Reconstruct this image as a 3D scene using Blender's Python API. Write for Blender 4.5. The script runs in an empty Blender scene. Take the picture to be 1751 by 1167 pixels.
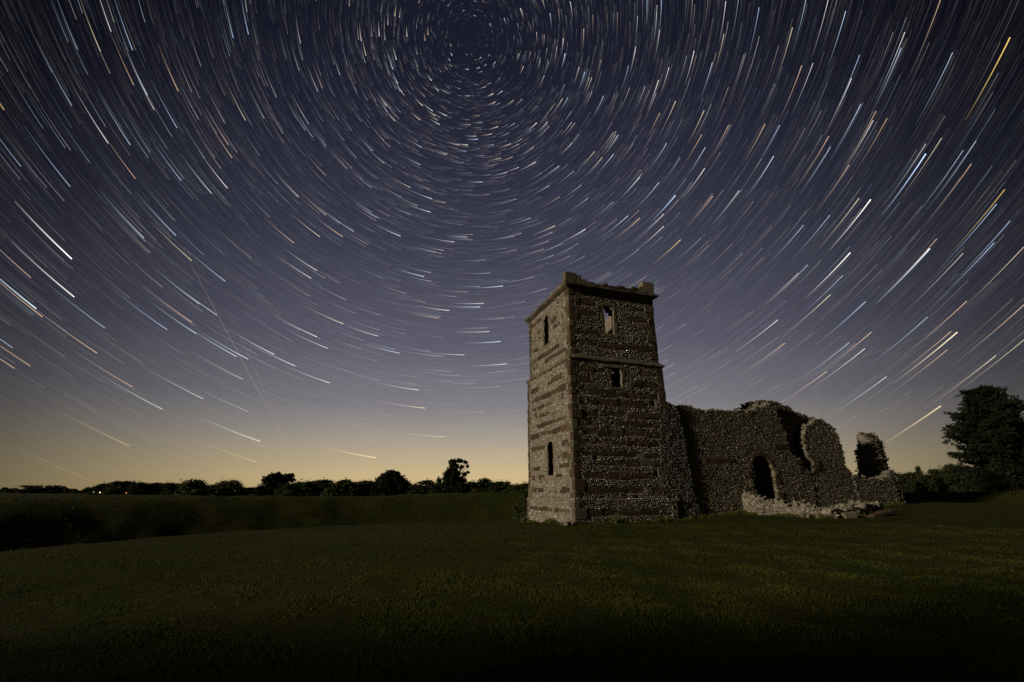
import bpy, math, random
import numpy as np
from mathutils import Vector, Matrix
from math import radians as R

# ------------------------------------------------------------------ camera, sky, moonlight, exposure
sc = bpy.context.scene
col = sc.collection
EYE = 1.5
PITCH = 0.31188
FPX = 797.07
cam_d = bpy.data.cameras.new('camera')
cam = bpy.data.objects.new('camera', cam_d); col.objects.link(cam)
cam_d.sensor_width = 36.0
cam_d.lens = 36.0 * FPX / 1751.0
cam_d.clip_start = 0.1; cam_d.clip_end = 9000
cam.location = (0, 0, EYE)
cam.rotation_euler = (math.pi / 2 + PITCH, 0, 0)
sc.camera = cam

ANG = 0.32766                                  # church axis against the camera's x axis
EX = np.array([math.cos(ANG), math.sin(ANG)])  # along the church (east)
NX = np.array([-math.sin(ANG), math.cos(ANG)]) # across the church (north)
NC = np.array([3.0265, 23.8115])               # south-west corner of the tower

MOON_AZ_W, MOON_AZ_S, MOON_EL = 0.98, 0.13, R(15.5)
lh = -(EX * MOON_AZ_W) - (NX * MOON_AZ_S); lh = lh / np.linalg.norm(lh)
to_moon = Vector((lh[0] * math.cos(MOON_EL), lh[1] * math.cos(MOON_EL), math.sin(MOON_EL)))
sun_d = bpy.data.lights.new('moonlight', 'SUN'); sun_d.energy = 2.7; sun_d.angle = R(2.8); sun_d.color = (1.0, 0.89, 0.72)
sun = bpy.data.objects.new('moonlight', sun_d); col.objects.link(sun)
sun.rotation_euler = to_moon.to_track_quat('Z', 'Y').to_euler()

sc.view_settings.view_transform = 'Standard'
sc.view_settings.look = 'None'
sc.view_settings.exposure = 0.0
sc.view_settings.gamma = 1.0
sc.view_settings.use_curve_mapping = False
sc.cycles.use_denoising = False
sc.cycles.max_bounces = 5
sc.cycles.diffuse_bounces = 2
sc.cycles.transparent_max_bounces = 24
sc.cycles.use_adaptive_sampling = False
sc.cycles.sample_clamp_indirect = 2.0

def lin(c):
    return tuple((v / 255 / 12.92) if v <= 10 else (((v / 255 + 0.055) / 1.055) ** 2.4) for v in c)

world = bpy.data.worlds.new('World'); sc.world = world; world.use_nodes = True
nt = world.node_tree; nt.nodes.clear()
def wn(t, **k):
    n = nt.nodes.new(t)
    for a, b in k.items(): setattr(n, a, b)
    return n
out = wn('ShaderNodeOutputWorld'); bg = wn('ShaderNodeBackground')
tc = wn('ShaderNodeTexCoord'); sep = wn('ShaderNodeSeparateXYZ')
nt.links.new(tc.outputs['Generated'], sep.inputs[0])
ramp = wn('ShaderNodeValToRGB')               # night glow against the sine of the elevation
SKY = [(0.0, (209, 182, 128)), (0.03, (205, 182, 137)), (0.07, (186, 170, 141)), (0.115, (159, 151, 143)), (0.17, (129, 126, 132)),
       (0.29, (94, 93, 108)), (0.46, (63, 64, 81)), (0.62, (43, 44, 61)), (0.75, (27, 29, 44)), (1.0, (19, 21, 34))]
cr = ramp.color_ramp
while len(cr.elements) < len(SKY): cr.elements.new(0.5)
for el, (p, c) in zip(cr.elements, SKY):
    el.position = p; el.color = (*lin(c), 1)
nt.links.new(sep.outputs['Z'], ramp.inputs[0])
# the glow of the towns lies in the north and fades along the horizon
flat = wn('ShaderNodeVectorMath', operation='MULTIPLY'); flat.inputs[1].default_value = (1, 1, 0)
nt.links.new(tc.outputs['Generated'], flat.inputs[0])
nrm = wn('ShaderNodeVectorMath', operation='NORMALIZE'); nt.links.new(flat.outputs[0], nrm.inputs[0])
dot = wn('ShaderNodeVectorMath', operation='DOT_PRODUCT'); dot.inputs[1].default_value = (0.0, 1.0, 0)
nt.links.new(nrm.outputs[0], dot.inputs[0])
azr = wn('ShaderNodeValToRGB')
AZ = [(0.0, .10), (.50, .11), (.59, .15), (.68, .27), (.78, .50), (.88, .76), (.95, .92), (1.0, 1.0)]
ce = azr.color_ramp
while len(ce.elements) < len(AZ): ce.elements.new(0.5)
for el, (p, v) in zip(ce.elements, AZ):
    el.position = p; el.color = (v * (.93 + .07 * v), v, v * (1.10 - .10 * v), 1)
nt.links.new(dot.outputs['Value'], azr.inputs[0])
mul = wn('ShaderNodeMix', data_type='RGBA', blend_type='MULTIPLY'); mul.inputs[0].default_value = 1.0
nt.links.new(ramp.outputs[0], mul.inputs[6]); nt.links.new(azr.outputs[0], mul.inputs[7])
nt.links.new(mul.outputs[2], bg.inputs[0]); bg.inputs[1].default_value = 1.0
nt.links.new(bg.outputs[0], out.inputs[0])

# ------------------------------------------------------------------ helpers
rng = np.random.default_rng(11)
random.seed(5)

def mat(name, rough=0.9):
    m = bpy.data.materials.new(name); m.use_nodes = True
    b = m.node_tree.nodes['Principled BSDF']; b.inputs['Roughness'].default_value = rough
    b.inputs['Specular IOR Level'].default_value = 0.25
    return m, m.node_tree, b
def nd(t, kind, **k):
    n = t.nodes.new(kind)
    for a, b in k.items(): setattr(n, a, b)
    return n
def mixc(t, fac, a, b, blend='MIX'):
    n = nd(t, 'ShaderNodeMix', data_type='RGBA', blend_type=blend)
    for s, v in ((0, fac), (6, a), (7, b)):
        if hasattr(v, 'links'): t.links.new(v, n.inputs[s])
        elif s == 0: n.inputs[0].default_value = v
        else: n.inputs[s].default_value = (*v, 1) if len(v) == 3 else v
    return n.outputs[2]
def noise(t, scale, detail=4, vec=None, rough=.6):
    n = nd(t, 'ShaderNodeTexNoise'); n.inputs['Scale'].default_value = scale; n.inputs['Detail'].default_value = detail
    n.inputs['Roughness'].default_value = rough
    if vec is not None: t.links.new(vec, n.inputs['Vector'])
    return n.outputs['Fac']
def ramp2(t, src, p0, p1):
    n = nd(t, 'ShaderNodeMapRange', clamp=True); n.inputs['From Min'].default_value = p0; n.inputs['From Max'].default_value = p1
    t.links.new(src, n.inputs['Value']); return n.outputs['Result']
def bump(t, b, h, dist=.02, strength=.6):
    n = nd(t, 'ShaderNodeBump'); n.inputs['Distance'].default_value = dist; n.inputs['Strength'].default_value = strength
    t.links.new(h, n.inputs['Height']); t.links.new(n.outputs[0], b.inputs['Normal'])
def objpos(t):
    return nd(t, 'ShaderNodeNewGeometry').outputs['Position']

def mk_flint():
    m, t, b = mat('flint', .72)
    a = nd(t, 'ShaderNodeVertexColor', layer_name='Col').outputs['Color']
    p = objpos(t)
    c = mixc(t, ramp2(t, noise(t, 18, 4, p), .35, .7), a, mixc(t, .5, a, (.16, .13, .09)))
    c = mixc(t, ramp2(t, noise(t, 1.1, 5, p), .52, .68), c, mixc(t, .55, c, (.10, .085, .05)))
    t.links.new(c, b.inputs['Base Color'])
    bump(t, b, noise(t, 60, 3, p), .01, .5)
    return m
def mk_mortar():
    m, t, b = mat('mortar', .95)
    p = objpos(t)
    c = mixc(t, noise(t, 7, 6, p), (.13, .108, .076), (.27, .23, .17))
    t.links.new(c, b.inputs['Base Color']); bump(t, b, noise(t, 25, 6, p), .04, .9)
    return m
def mk_block(name, c0, c1, lich=(.40, .37, .27), lo=.60):
    m, t, b = mat(name, .9)
    p = objpos(t)
    r = nd(t, 'ShaderNodeObjectInfo').outputs['Random']
    c = mixc(t, r, c0, c1)
    c = mixc(t, ramp2(t, noise(t, 5, 6, p), .35, .75), c, mixc(t, .6, c, (.04, .028, .016)))
    v = nd(t, 'ShaderNodeTexVoronoi', distance='EUCLIDEAN'); v.inputs['Scale'].default_value = 3.4; t.links.new(p, v.inputs['Vector'])
    spot = nd(t, 'ShaderNodeMath', operation='MULTIPLY')
    t.links.new(ramp2(t, v.outputs['Distance'], .26, .2), spot.inputs[0]); t.links.new(ramp2(t, noise(t, 3.0, 6, p), lo - .03, lo + .05), spot.inputs[1])
    c = mixc(t, spot.outputs[0], c, lich)
    c = mixc(t, ramp2(t, noise(t, 30, 3, p), .62, .72), c, lich)
    t.links.new(c, b.inputs['Base Color'])
    bump(t, b, noise(t, 16, 7, p), .05, .8)
    return m
M = {}
M['flint'] = mk_flint(); M['mortar'] = mk_mortar()
M['iron'] = mk_block('brown_sandstone', (.042, .025, .012), (.095, .056, .028), (.40, .37, .27), .53)
M['trim'] = mk_block('weathered_trim', (.085, .07, .042), (.16, .13, .08), (.36, .33, .24), .52)
M['lime'] = mk_block('grey_limestone', (.13, .105, .062), (.24, .20, .125), (.42, .39, .30), .52)
def mk_grass():
    m, t, b = mat('grass_ground', .95)
    p = objpos(t)
    f = ramp2(t, noise(t, .35, 5, p), .35, .68)
    c = mixc(t, f, (.044, .058, .007), (.096, .074, .016))
    c = mixc(t, ramp2(t, noise(t, 1.3, 6, p), .50, .62), c, mixc(t, .6, c, (.034, .052, .010)))
    c = mixc(t, ramp2(t, noise(t, 6, 6, p), .3, .8), mixc(t, .55, c, (.015, .017, .005)), c)
    c = mixc(t, ramp2(t, noise(t, 60, 3, p), .3, .75), mixc(t, .6, c, (.012, .014, .004)), c)
    t.links.new(c, b.inputs['Base Color']); b.inputs['Specular IOR Level'].default_value = .05
    bump(t, b, noise(t, 22, 6, p), .10, 1.0)
    return m
def mk_leaf(name, c0, c1, sc_=.6):
    m, t, b = mat(name, .8)
    p = objpos(t)
    a = nd(t, 'ShaderNodeObjectInfo').outputs['Random']
    c = mixc(t, noise(t, sc_, 3, p), c0, c1)
    c = mixc(t, a, c, mixc(t, .5, c, c0))
    t.links.new(c, b.inputs['Base Color']); b.inputs['Specular IOR Level'].default_value = .1
    return m
M['grass'] = mk_grass()
M['blade'] = mk_leaf('grass_blade', (.042, .062, .007), (.104, .088, .017), .3)
M['tuft'] = mk_leaf('rough_grass', (.042, .056, .008), (.085, .092, .018), .25)
M['leaf'] = mk_leaf('broad_leaf', (.030, .040, .012), (.060, .066, .020), .25)
M['leaf_pale'] = mk_leaf('pale_leaf', (.055, .066, .020), (.10, .105, .035), .3)
M['leaf_dark'] = mk_leaf('dark_leaf', (.018, .022, .008), (.036, .038, .014), .25)
M['needle'] = mk_leaf('dark_needle', (.009, .012, .005), (.017, .021, .008), .5)
def mk_bark():
    m, t, b = mat('bark', .95)
    c = mixc(t, noise(t, 6, 5, objpos(t)), (.035, .026, .018), (.075, .058, .04)); t.links.new(c, b.inputs['Base Color']); return m
M['bark'] = mk_bark()
def mk_emit(name, c, s):
    m = bpy.data.materials.new(name); m.use_nodes = True; t = m.node_tree; t.nodes.clear()
    o = nd(t, 'ShaderNodeOutputMaterial'); e = nd(t, 'ShaderNodeEmission'); e.inputs[0].default_value = (*c, 1); e.inputs[1].default_value = s
    t.links.new(e.outputs[0], o.inputs[0]); return m
def mk_star():
    m = bpy.data.materials.new('starlight'); m.use_nodes = True; t = m.node_tree; t.nodes.clear()
    o = nd(t, 'ShaderNodeOutputMaterial'); e = nd(t, 'ShaderNodeEmission'); a = nd(t, 'ShaderNodeVertexColor', layer_name='Col')
    tr = nd(t, 'ShaderNodeBsdfTransparent'); ad = nd(t, 'ShaderNodeAddShader')
    t.links.new(a.outputs['Color'], e.inputs[0]); t.links.new(e.outputs[0], ad.inputs[0]); t.links.new(tr.outputs[0], ad.inputs[1])
    t.links.new(ad.outputs[0], o.inputs[0]); m.cycles.emission_sampling = 'NONE'; return m
M['star'] = mk_star()
m_, t_, b_ = mat('dark_metal', .5); b_.inputs['Base Color'].default_value = (.03, .03, .03, 1); M['metal'] = m_

def empty(name, loc=(0, 0, 0)):
    o = bpy.data.objects.new(name, None); col.objects.link(o); o.location = loc; o.empty_display_size = .3
    return o
def tag(o, label=None, cat=None, group=None, kind=None):
    for k, v in (('label', label), ('category', cat), ('group', group), ('kind', kind)):
        if v: o[k] = v
    return o
def put(name, me, m, parent=None):
    o = bpy.data.objects.new(name, me); col.objects.link(o)
    if m is not None and not me.materials: me.materials.append(m)
    if parent is not None:
        o.parent = parent
        o.matrix_parent_inverse = Matrix.Translation(parent.location).inverted()
    return o
def mesh(name, v, f, smooth=False):
    """f: list of lists, or a numpy array (n,3) or (n,4)"""
    me = bpy.data.meshes.new(name)
    if isinstance(f, np.ndarray):
        v = np.asarray(v, np.float32); k = f.shape[1]
        me.vertices.add(len(v)); me.vertices.foreach_set('co', v.ravel())
        me.loops.add(f.size); me.loops.foreach_set('vertex_index', f.ravel().astype(np.int32))
        me.polygons.add(len(f)); me.polygons.foreach_set('loop_start', np.arange(0, f.size, k, dtype=np.int32))
        me.polygons.foreach_set('loop_total', np.full(len(f), k, np.int32))
        me.update(calc_edges=True); me.validate()
    else:
        me.from_pydata([tuple(p) for p in v], [], f); me.update()
    if smooth:
        me.polygons.foreach_set('use_smooth', np.ones(len(me.polygons), bool))
    return me
def setcol(me, c):
    a = me.color_attributes.new('Col', 'FLOAT_COLOR', 'POINT')
    c4 = np.ones((len(me.vertices), 4), np.float32); c4[:, :3] = c
    a.data.foreach_set('color', c4.ravel())

_ph = rng.uniform(0, 6.28, (3, 12)); _dr = rng.uniform(0, 6.28, (3, 12))
def wob(x, y, scale, k=0):
    """cheap smooth noise in about [-1,1]"""
    r = 0
    for i in range(12):
        w = (1 + .35 * i) / scale
        r = r + np.sin(x * w * np.cos(_dr[k, i]) * 2.2 + y * w * np.sin(_dr[k, i]) * 2.2 + _ph[k, i]) / (1 + .35 * i)
    return r / 2.6
def ss(a, b, x):
    t = np.clip((x - a) / (b - a), 0, 1); return t * t * (3 - 2 * t)

# ------------------------------------------------------------------ ground
def ground_h(x, y):
    x = np.asarray(x, float); y = np.asarray(y, float)
    s = (x - NC[0]) * EX[0] + (y - NC[1]) * EX[1]
    k = (x - NC[0]) * NX[0] + (y - NC[1]) * NX[1]
    cx, cy = 3.0, 15.0
    r = np.hypot(x - cx, y - cy); az = np.arctan2(x - cx, y - cy)
    east = ss(2, 14, s)                       # how far we are on the church's eastern side
    lawn = .030 * np.clip(s, 0, 26) * (1 - .0 * k)
    lawn = lawn - .035 * np.clip(r - 8, 0, 14) * (1 - ss(1, 9, s))
    edge = 20.3 + .8 * np.sin(az * 3 + .6) + 14 * ss(.35, 1.15, az) + 8 * ss(-1.9, -2.8, az)
    d = r - edge
    depth = 2.3 * (1 - .75 * ss(.3, 1.0, az))
    ditch = -depth * ss(-.5, 6, d) * (1 - ss(7, 17, d))
    crest = 1.02 + .28 * ss(-.6, .2, az) + .3 * ss(.6, 1.3, az) + .12 * wob(x, y, 9, 0)
    bank = (crest) * ss(7, 18, d) * (1 - ss(20, 40, d))
    inner = 1 - ss(0, 6, d)
    far = -.1 + .35 * wob(x, y, 90, 1) * ss(40, 120, d) + 3.2 * ss(60, 260, d) * ss(.45, 1.2, az)
    z = lawn * inner + ditch + bank + far * ss(22, 44, d)
    z = z + .03 * wob(x, y, 3.0, 2) + .05 * wob(x, y, 7.0, 0) * (1 - ss(12, 16, r)) * ss(3, 7, np.hypot(x, y))
    z = z + .10 * wob(x, y, 2.0, 1) * ss(2, 9, d) * (1 - ss(50, 90, d))
    # keep the ground flat-fitting along the church foot
    return z
rad = np.concatenate([[0], np.geomspace(.6, 12, 50), np.geomspace(12.3, 75, 130), np.geomspace(78, 3600, 60)])
NA = 420
th = np.linspace(0, 2 * np.pi, NA, endpoint=False)
gx = (rad[:, None] * np.sin(th)[None]).ravel(); gy = (rad[:, None] * np.cos(th)[None]).ravel()
gv = np.stack([gx, gy, ground_h(gx, gy)], 1)
i, j = np.meshgrid(np.arange(len(rad) - 1), np.arange(NA), indexing='ij')
a0 = i * NA + j; a1 = i * NA + (j + 1) % NA
gf = np.stack([a0, a0 + NA, a1 + NA, a1], -1).reshape(-1, 4)
gf = gf[NA:]                                   # the first ring collapses on the centre
ground = put('ground', mesh('ground', np.vstack([gv]), gf, True), M['grass']); tag(ground, kind='structure')

def blades(px, py, hgt, wid, lean, m, name):
    n = len(px); z = ground_h(px, py); hgt = hgt * np.clip(.75 + .9 * wob(px, py, .7, 1) + .5 * wob(px, py, 2.6, 0), .35, 2.0)
    a = rng.uniform(0, 6.28, n); la = rng.uniform(0, 6.28, n); h = hgt * rng.uniform(.5, 1.2, n); w = wid * rng.uniform(.6, 1.3, n)
    base = np.stack([px, py, z - .01], 1); side = np.stack([np.cos(a), np.sin(a), 0 * a], 1) * w[:, None]
    ln = lean * rng.uniform(.2, 1, n) * h
    tip = base + np.stack([np.cos(la) * ln, np.sin(la) * ln, h + .01], 1)
    v = np.stack([base - side, base + side, tip], 1).reshape(-1, 3)
    f = np.arange(3 * n).reshape(-1, 3)
    return put(name, mesh(name, v, f), m)
def in_church(x, y, pad=0.0):
    s = (x - NC[0]) * EX[0] + (y - NC[1]) * EX[1]; k = (x - NC[0]) * NX[0] + (y - NC[1]) * NX[1]
    return ((s > -pad) & (s < 6 + pad) & (k > -pad) & (k < 6.6 + pad)) | ((s > 5.5) & (s < 23) & (k > 0.1) & (k < 1.3))
n = 420000                                     # mown lawn: density falls off with distance
rr = 3.2 * (24 / 3.2) ** rng.random(n); aa = rng.uniform(-.95, .95, n)
bx, by = rr * np.sin(aa), rr * np.cos(aa)
rc = np.hypot(bx - 3, by - 15)
keep = (rc < 20.5) & ~in_church(bx, by)
g1 = blades(bx[keep], by[keep], .032, .0045, 1.1, M['blade'], 'lawn_grass')
tag(g1, 'short mown olive green grass of the lawn', 'grass', kind='stuff')
n = 260000                                     # rough grass of ditch and bank
rr = 20 * (75 / 20) ** rng.random(n); aa = rng.uniform(-.95, .98, n)
bx, by = rr * np.sin(aa), rr * np.cos(aa)
rc = np.hypot(bx - 3, by - 15); azg = np.arctan2(bx - 3, by - 15)
keep = (rc > 20.6 + 14 * ss(.35, 1.15, azg)) & (wob(bx, by, 1.5, 2) + rng.normal(0, .4, n) > -.35)
g2 = blades(bx[keep], by[keep], .10, .013, 1.1, M['tuft'], 'bank_grass')
tag(g2, 'long rough grass on the ditch and bank', 'grass', kind='stuff')

fs, fk = [], []                                # longer grass left standing along the foot of the walls
for a_, b_, n_ in (((0, -.05), (5.2, -.05), 2600), ((-.05, 0), (-.05, 6.6), 2800), ((5.2, .02), (23, .1), 6500)):
    q = rng.random(n_); fs.append(a_[0] + (b_[0] - a_[0]) * q - (np.abs(rng.normal(0, .11, n_)) if a_[0] < 0 else 0)); fk.append(a_[1] + (b_[1] - a_[1]) * q - (np.abs(rng.normal(0, .11, n_)) if a_[0] >= 0 else 0))
fs, fk = np.concatenate(fs), np.concatenate(fk); keep = wob(fs, fk, .8, 0) > -.45
g3 = blades((NC[0] + EX[0] * fs + NX[0] * fk)[keep], (NC[1] + EX[1] * fs + NX[1] * fk)[keep], .20, .012, .7, M['tuft'], 'wall_foot_grass')
tag(g3, 'uncut fringe of longer grass along the foot of the church walls', 'grass', kind='stuff')

# ------------------------------------------------------------------ masonry
PAL_T = [((.55, .51, .42), .17), ((.29, .25, .19), .38), ((.13, .115, .09), .25), ((.20, .145, .09), .20)]
PAL_N = [((.40, .37, .30), .11), ((.18, .16, .125), .42), ((.09, .082, .066), .28), ((.135, .10, .065), .19)]
PAL_G = [((.22, .23, .19), .16), ((.11, .12, .10), .44), ((.055, .06, .055), .30), ((.13, .11, .07), .10)]
PAL_L = [((.38, .345, .275), .17), ((.20, .172, .128), .39), ((.085, .075, .06), .26), ((.17, .13, .085), .18)]
def pick(pal, n):
    c = np.array([p[0] for p in pal]); w = np.array([p[1] for p in pal]); i = rng.choice(len(c), n, p=w / w.sum())
    return np.clip(c[i] * rng.uniform(.7, 1.3, (n, 1)), .01, .62)

class Frame:
    """a vertical wall plane: u along, z up, o outwards"""
    def __init__(s, p0, u, o): s.p0, s.u, s.o = np.array(p0, float), np.array(u, float), np.array(o, float)
    def w(s, u, z, o):
        u, z, o = np.broadcast_arrays(np.asarray(u, float), np.asarray(z, float), np.asarray(o, float))
        return np.stack([s.p0[0] + s.u[0] * u + s.o[0] * o, s.p0[1] + s.u[1] * u + s.o[1] * o, z], -1)
def church(s, k): return NC + EX * s + NX * k

class Pile:
    """collects little stones as one mesh"""
    def __init__(s): s.v, s.f, s.c, s.n = [], [], [], 0
    def facets(s, fr, u, z, w, h, d, c):
        n = len(u)
        if not n: return
        K = 6
        a = np.linspace(0, 2 * np.pi, K, endpoint=False)[None] + rng.uniform(-.3, .3, (n, K)) + rng.uniform(0, 1, (n, 1))
        ca, sa = np.cos(a), np.sin(a)
        q = 1 / np.maximum((np.abs(ca) ** 3 + np.abs(sa) ** 3) ** (1 / 3), .5) * rng.uniform(.86, 1.06, (n, K))
        du, dz = ca * q * w[:, None] * .5, sa * q * h[:, None] * .5
        tilt = rng.normal(0, .012, (n, 2))
        r0 = fr.w(u[:, None] + du, z[:, None] + dz, -.05)
        r1 = fr.w(u[:, None] + du * .80, z[:, None] + dz * .80, d[:, None] * .75 + tilt[:, :1] * ca + tilt[:, 1:] * sa)
        tp = fr.w(u + rng.normal(0, .1, n) * w, z + rng.normal(0, .1, n) * h, d)[:, None]
        V = np.concatenate([r0, r1, tp], 1)
        tri = []
        for i in range(K):
            j = (i + 1) % K
            tri += [[i, j, K + j], [i, K + j, K + i], [K + i, K + j, 2 * K]]
        F = np.array(tri)[None] + (np.arange(n) * (2 * K + 1))[:, None, None] + s.n
        s.v.append(V.reshape(-1, 3)); s.f.append(F.reshape(-1, 3)); s.c.append(np.repeat(c, 2 * K + 1, 0)); s.n += n * (2 * K + 1)
    ICO = None
    def pebbles(s, p, size, c):
        n = len(p)
        if not n: return
        if Pile.ICO is None:
            g = (1 + 5 ** .5) / 2
            v = np.array([(-1, g, 0), (1, g, 0), (-1, -g, 0), (1, -g, 0), (0, -1, g), (0, 1, g), (0, -1, -g), (0, 1, -g), (g, 0, -1), (g, 0, 1), (-g, 0, -1), (-g, 0, 1)]) / math.hypot(1, g)
            f = np.array([(0, 11, 5), (0, 5, 1), (0, 1, 7), (0, 7, 10), (0, 10, 11), (1, 5, 9), (5, 11, 4), (11, 10, 2), (10, 7, 6), (7, 1, 8), (3, 9, 4), (3, 4, 2), (3, 2, 6), (3, 6, 8), (3, 8, 9), (4, 9, 5), (2, 4, 11), (6, 2, 10), (8, 6, 7), (9, 8, 1)])
            Pile.ICO = (v, f)
        v, f = Pile.ICO
        V = v[None] * rng.uniform(.75, 1.15, (n, 12, 1)) * size[:, None, :] * .5
        a = rng.uniform(0, 6.28, n); t = rng.normal(0, .3, n)
        x = V[..., 0] * np.cos(a)[:, None] - V[..., 1] * np.sin(a)[:, None]; y = V[..., 0] * np.sin(a)[:, None] + V[..., 1] * np.cos(a)[:, None]
        z = V[..., 2] + x * np.sin(t)[:, None]
        V = np.stack([x, y, z], -1) + p[:, None]
        F = f[None] + (np.arange(n) * 12)[:, None, None] + s.n
        s.v.append(V.reshape(-1, 3)); s.f.append(F.reshape(-1, 3)); s.c.append(np.repeat(c, 12, 0)); s.n += n * 12
    def build(s, name, parent):
        me = mesh(name, np.concatenate(s.v), np.concatenate(s.f)); setcol(me, np.concatenate(s.c))
        o = put(name, me, M['flint'], parent); tag(o, kind='stuff'); return o

def in_poly(u, z, P):
    P = np.asarray(P, float); r = np.zeros(np.shape(u), bool); j = len(P) - 1
    for i in range(len(P)):
        c = ((P[i, 1] > z) != (P[j, 1] > z)) & (u < (P[j, 0] - P[i, 0]) * (z - P[i, 1]) / (P[j, 1] - P[i, 1] + 1e-12) + P[i, 0])
        r ^= c; j = i
    return r
def core(fr, inside, box, thick, cell=.13, jit=.03, rag=.0):
    """solid wall body of small cells; returns mesh data and the centres of its broken edges"""
    u0, u1, z0, z1 = box
    nu, nz = max(1, int(round((u1 - u0) / cell))), max(1, int(round((z1 - z0) / cell)))
    us, zs = np.linspace(u0, u1, nu + 1), np.linspace(z0, z1, nz + 1)
    cu, cz = np.meshgrid((us[1:] + us[:-1]) / 2, (zs[1:] + zs[:-1]) / 2, indexing='ij')
    mk = inside(cu, cz)
    gu, gz = np.meshgrid(us, zs, indexing='ij')
    gu = gu + rng.normal(0, jit * .8, gu.shape) * ((gu > u0) & (gu < u1)); gz = gz + rng.normal(0, jit * .6, gz.shape)
    fo = rng.normal(0, jit * .35, gu.shape) - .008; bo = -thick + rng.normal(0, jit * .4, gu.shape) + .025
    A = fr.w(gu, gz, fo).reshape(-1, 3); B = fr.w(gu, gz, bo).reshape(-1, 3)
    V = np.concatenate([A, B]); off = len(A)
    I, J = np.nonzero(mk); W = nz + 1
    q = np.stack([I * W + J, (I + 1) * W + J, (I + 1) * W + J + 1, I * W + J + 1], 1)
    faces = [q, q[:, ::-1] + off]; rims = []
    pad = np.pad(mk, 1)
    for di, dj, ea, eb in ((1, 0, (1, 0), (1, 1)), (-1, 0, (0, 1), (0, 0)), (0, 1, (1, 1), (0, 1)), (0, -1, (0, 0), (1, 0))):
        b = mk & ~pad[1 + di:1 + di + mk.shape[0], 1 + dj:1 + dj + mk.shape[1]]
        i, j = np.nonzero(b)
        p = (i + ea[0]) * W + j + ea[1]; r = (i + eb[0]) * W + j + eb[1]
        faces.append(np.stack([p, p + off, r + off, r], 1))
        if (di, dj) != (0, -1):
            pu = (us[i + ea[0]] + us[i + eb[0]]) / 2; pz = (zs[j + ea[1]] + zs[j + eb[1]]) / 2
            rims.append(np.stack([pu, pz, np.full(len(pu), di), np.full(len(pu), dj)], 1))
    return V, np.concatenate(faces), np.concatenate(rims)
def facing(pile, fr, inside, box, pal, sw=.135, sh=.088, proud=.045, clear=None, tint=None):
    u0, u1, z0, z1 = box; z = z0; U, Z, Wd, Hh = [], [], [], []
    while z < z1:
        h = sh * rng.uniform(.75, 1.3); n = int((u1 - u0) / (sw * .6)) + 2
        w = sw * (rng.uniform(.45, 1.25, n) + .9 * (rng.random(n) < .1)); e = u0 + np.cumsum(w) - w[0] * rng.random()
        U.append(e - w / 2); Z.append(np.full(n, z + h / 2) + rng.normal(0, sh * .13, n) + .02 * np.sin(e * 1.7 + z)); Wd.append(w * rng.uniform(.7, 1.02, n)); Hh.append(h * rng.uniform(.55, 1.15, n)); z += h * .97
    U, Z, Wd, Hh = map(np.concatenate, (U, Z, Wd, Hh))
    ok = inside(U, Z) & (U > u0) & (U < u1)
    if clear is not None and len(clear):
        for (a, b, c, d) in clear: ok &= ~((U + Wd * .35 > a) & (U - Wd * .35 < b) & (Z > c - .02) & (Z < d + .02))
    ok &= rng.random(len(U)) > .06
    U, Z, Wd, Hh = U[ok], Z[ok], Wd[ok], Hh[ok]
    c = pick(pal, len(U))
    if tint is not None: c = c * tint(U, Z)
    pile.facets(fr, U, Z, Wd, Hh, proud * rng.uniform(.45, 1.35, len(U)), c)
def rubble(pile, fr, rims, thick, pal, size=.15, skip=None, dens=1.0):
    """stones along the broken edges and top of a wall"""
    if skip is not None: rims = rims[~skip(rims[:, 0], rims[:, 1])]
    k = max(1, int(thick / (size * .75)))
    o = -(np.arange(k)[None] + rng.random((len(rims), k))) * thick / k
    u = rims[:, :1] + rng.normal(0, size * .3, o.shape) - rims[:, 2:3] * size * .1
    z = rims[:, 1:2] + rng.normal(0, size * .28, o.shape) - rims[:, 3:4] * size * .1
    sel = rng.random(o.shape) < dens
    p = fr.w(u, z, o)[sel]; n = len(p)
    sz = size * rng.uniform(.65, 1.35, (n, 3)) * np.array([1.3, 1.05, .6])
    pile.pebbles(p, sz, pick(pal, n))

_bm = {}
def block_mesh(w, d, h, var=0):
    key = (w, d, h, var)
    if key in _bm: return _bm[key]
    r = random.Random(hash(key) & 0xffff); b = min(.03, h * .12, w * .12)
    V = []
    for (x, y, z) in [(-1, -1, -1), (1, -1, -1), (1, 1, -1), (-1, 1, -1), (-1, -1, 1), (1, -1, 1), (1, 1, 1), (-1, 1, 1)]:
        j = lambda s=.011: r.uniform(-s, s)
        X, Y, Z = x * w / 2 + j(), y * d / 2 + j(), z * h / 2 + j()
        V += [(X - x * b, Y - y * b, Z), (X - x * b, Y, Z - z * b), (X, Y - y * b, Z - z * b)]
    import bmesh
    bm = bmesh.new()
    for v in V: bm.verts.new(v)
    bmesh.ops.convex_hull(bm, input=bm.verts[:])
    me = bpy.data.meshes.new('stone_block'); bm.to_mesh(me); bm.free(); _bm[key] = me
    return me
def quant(v, st): return max(st, round(v / st) * st)
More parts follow.
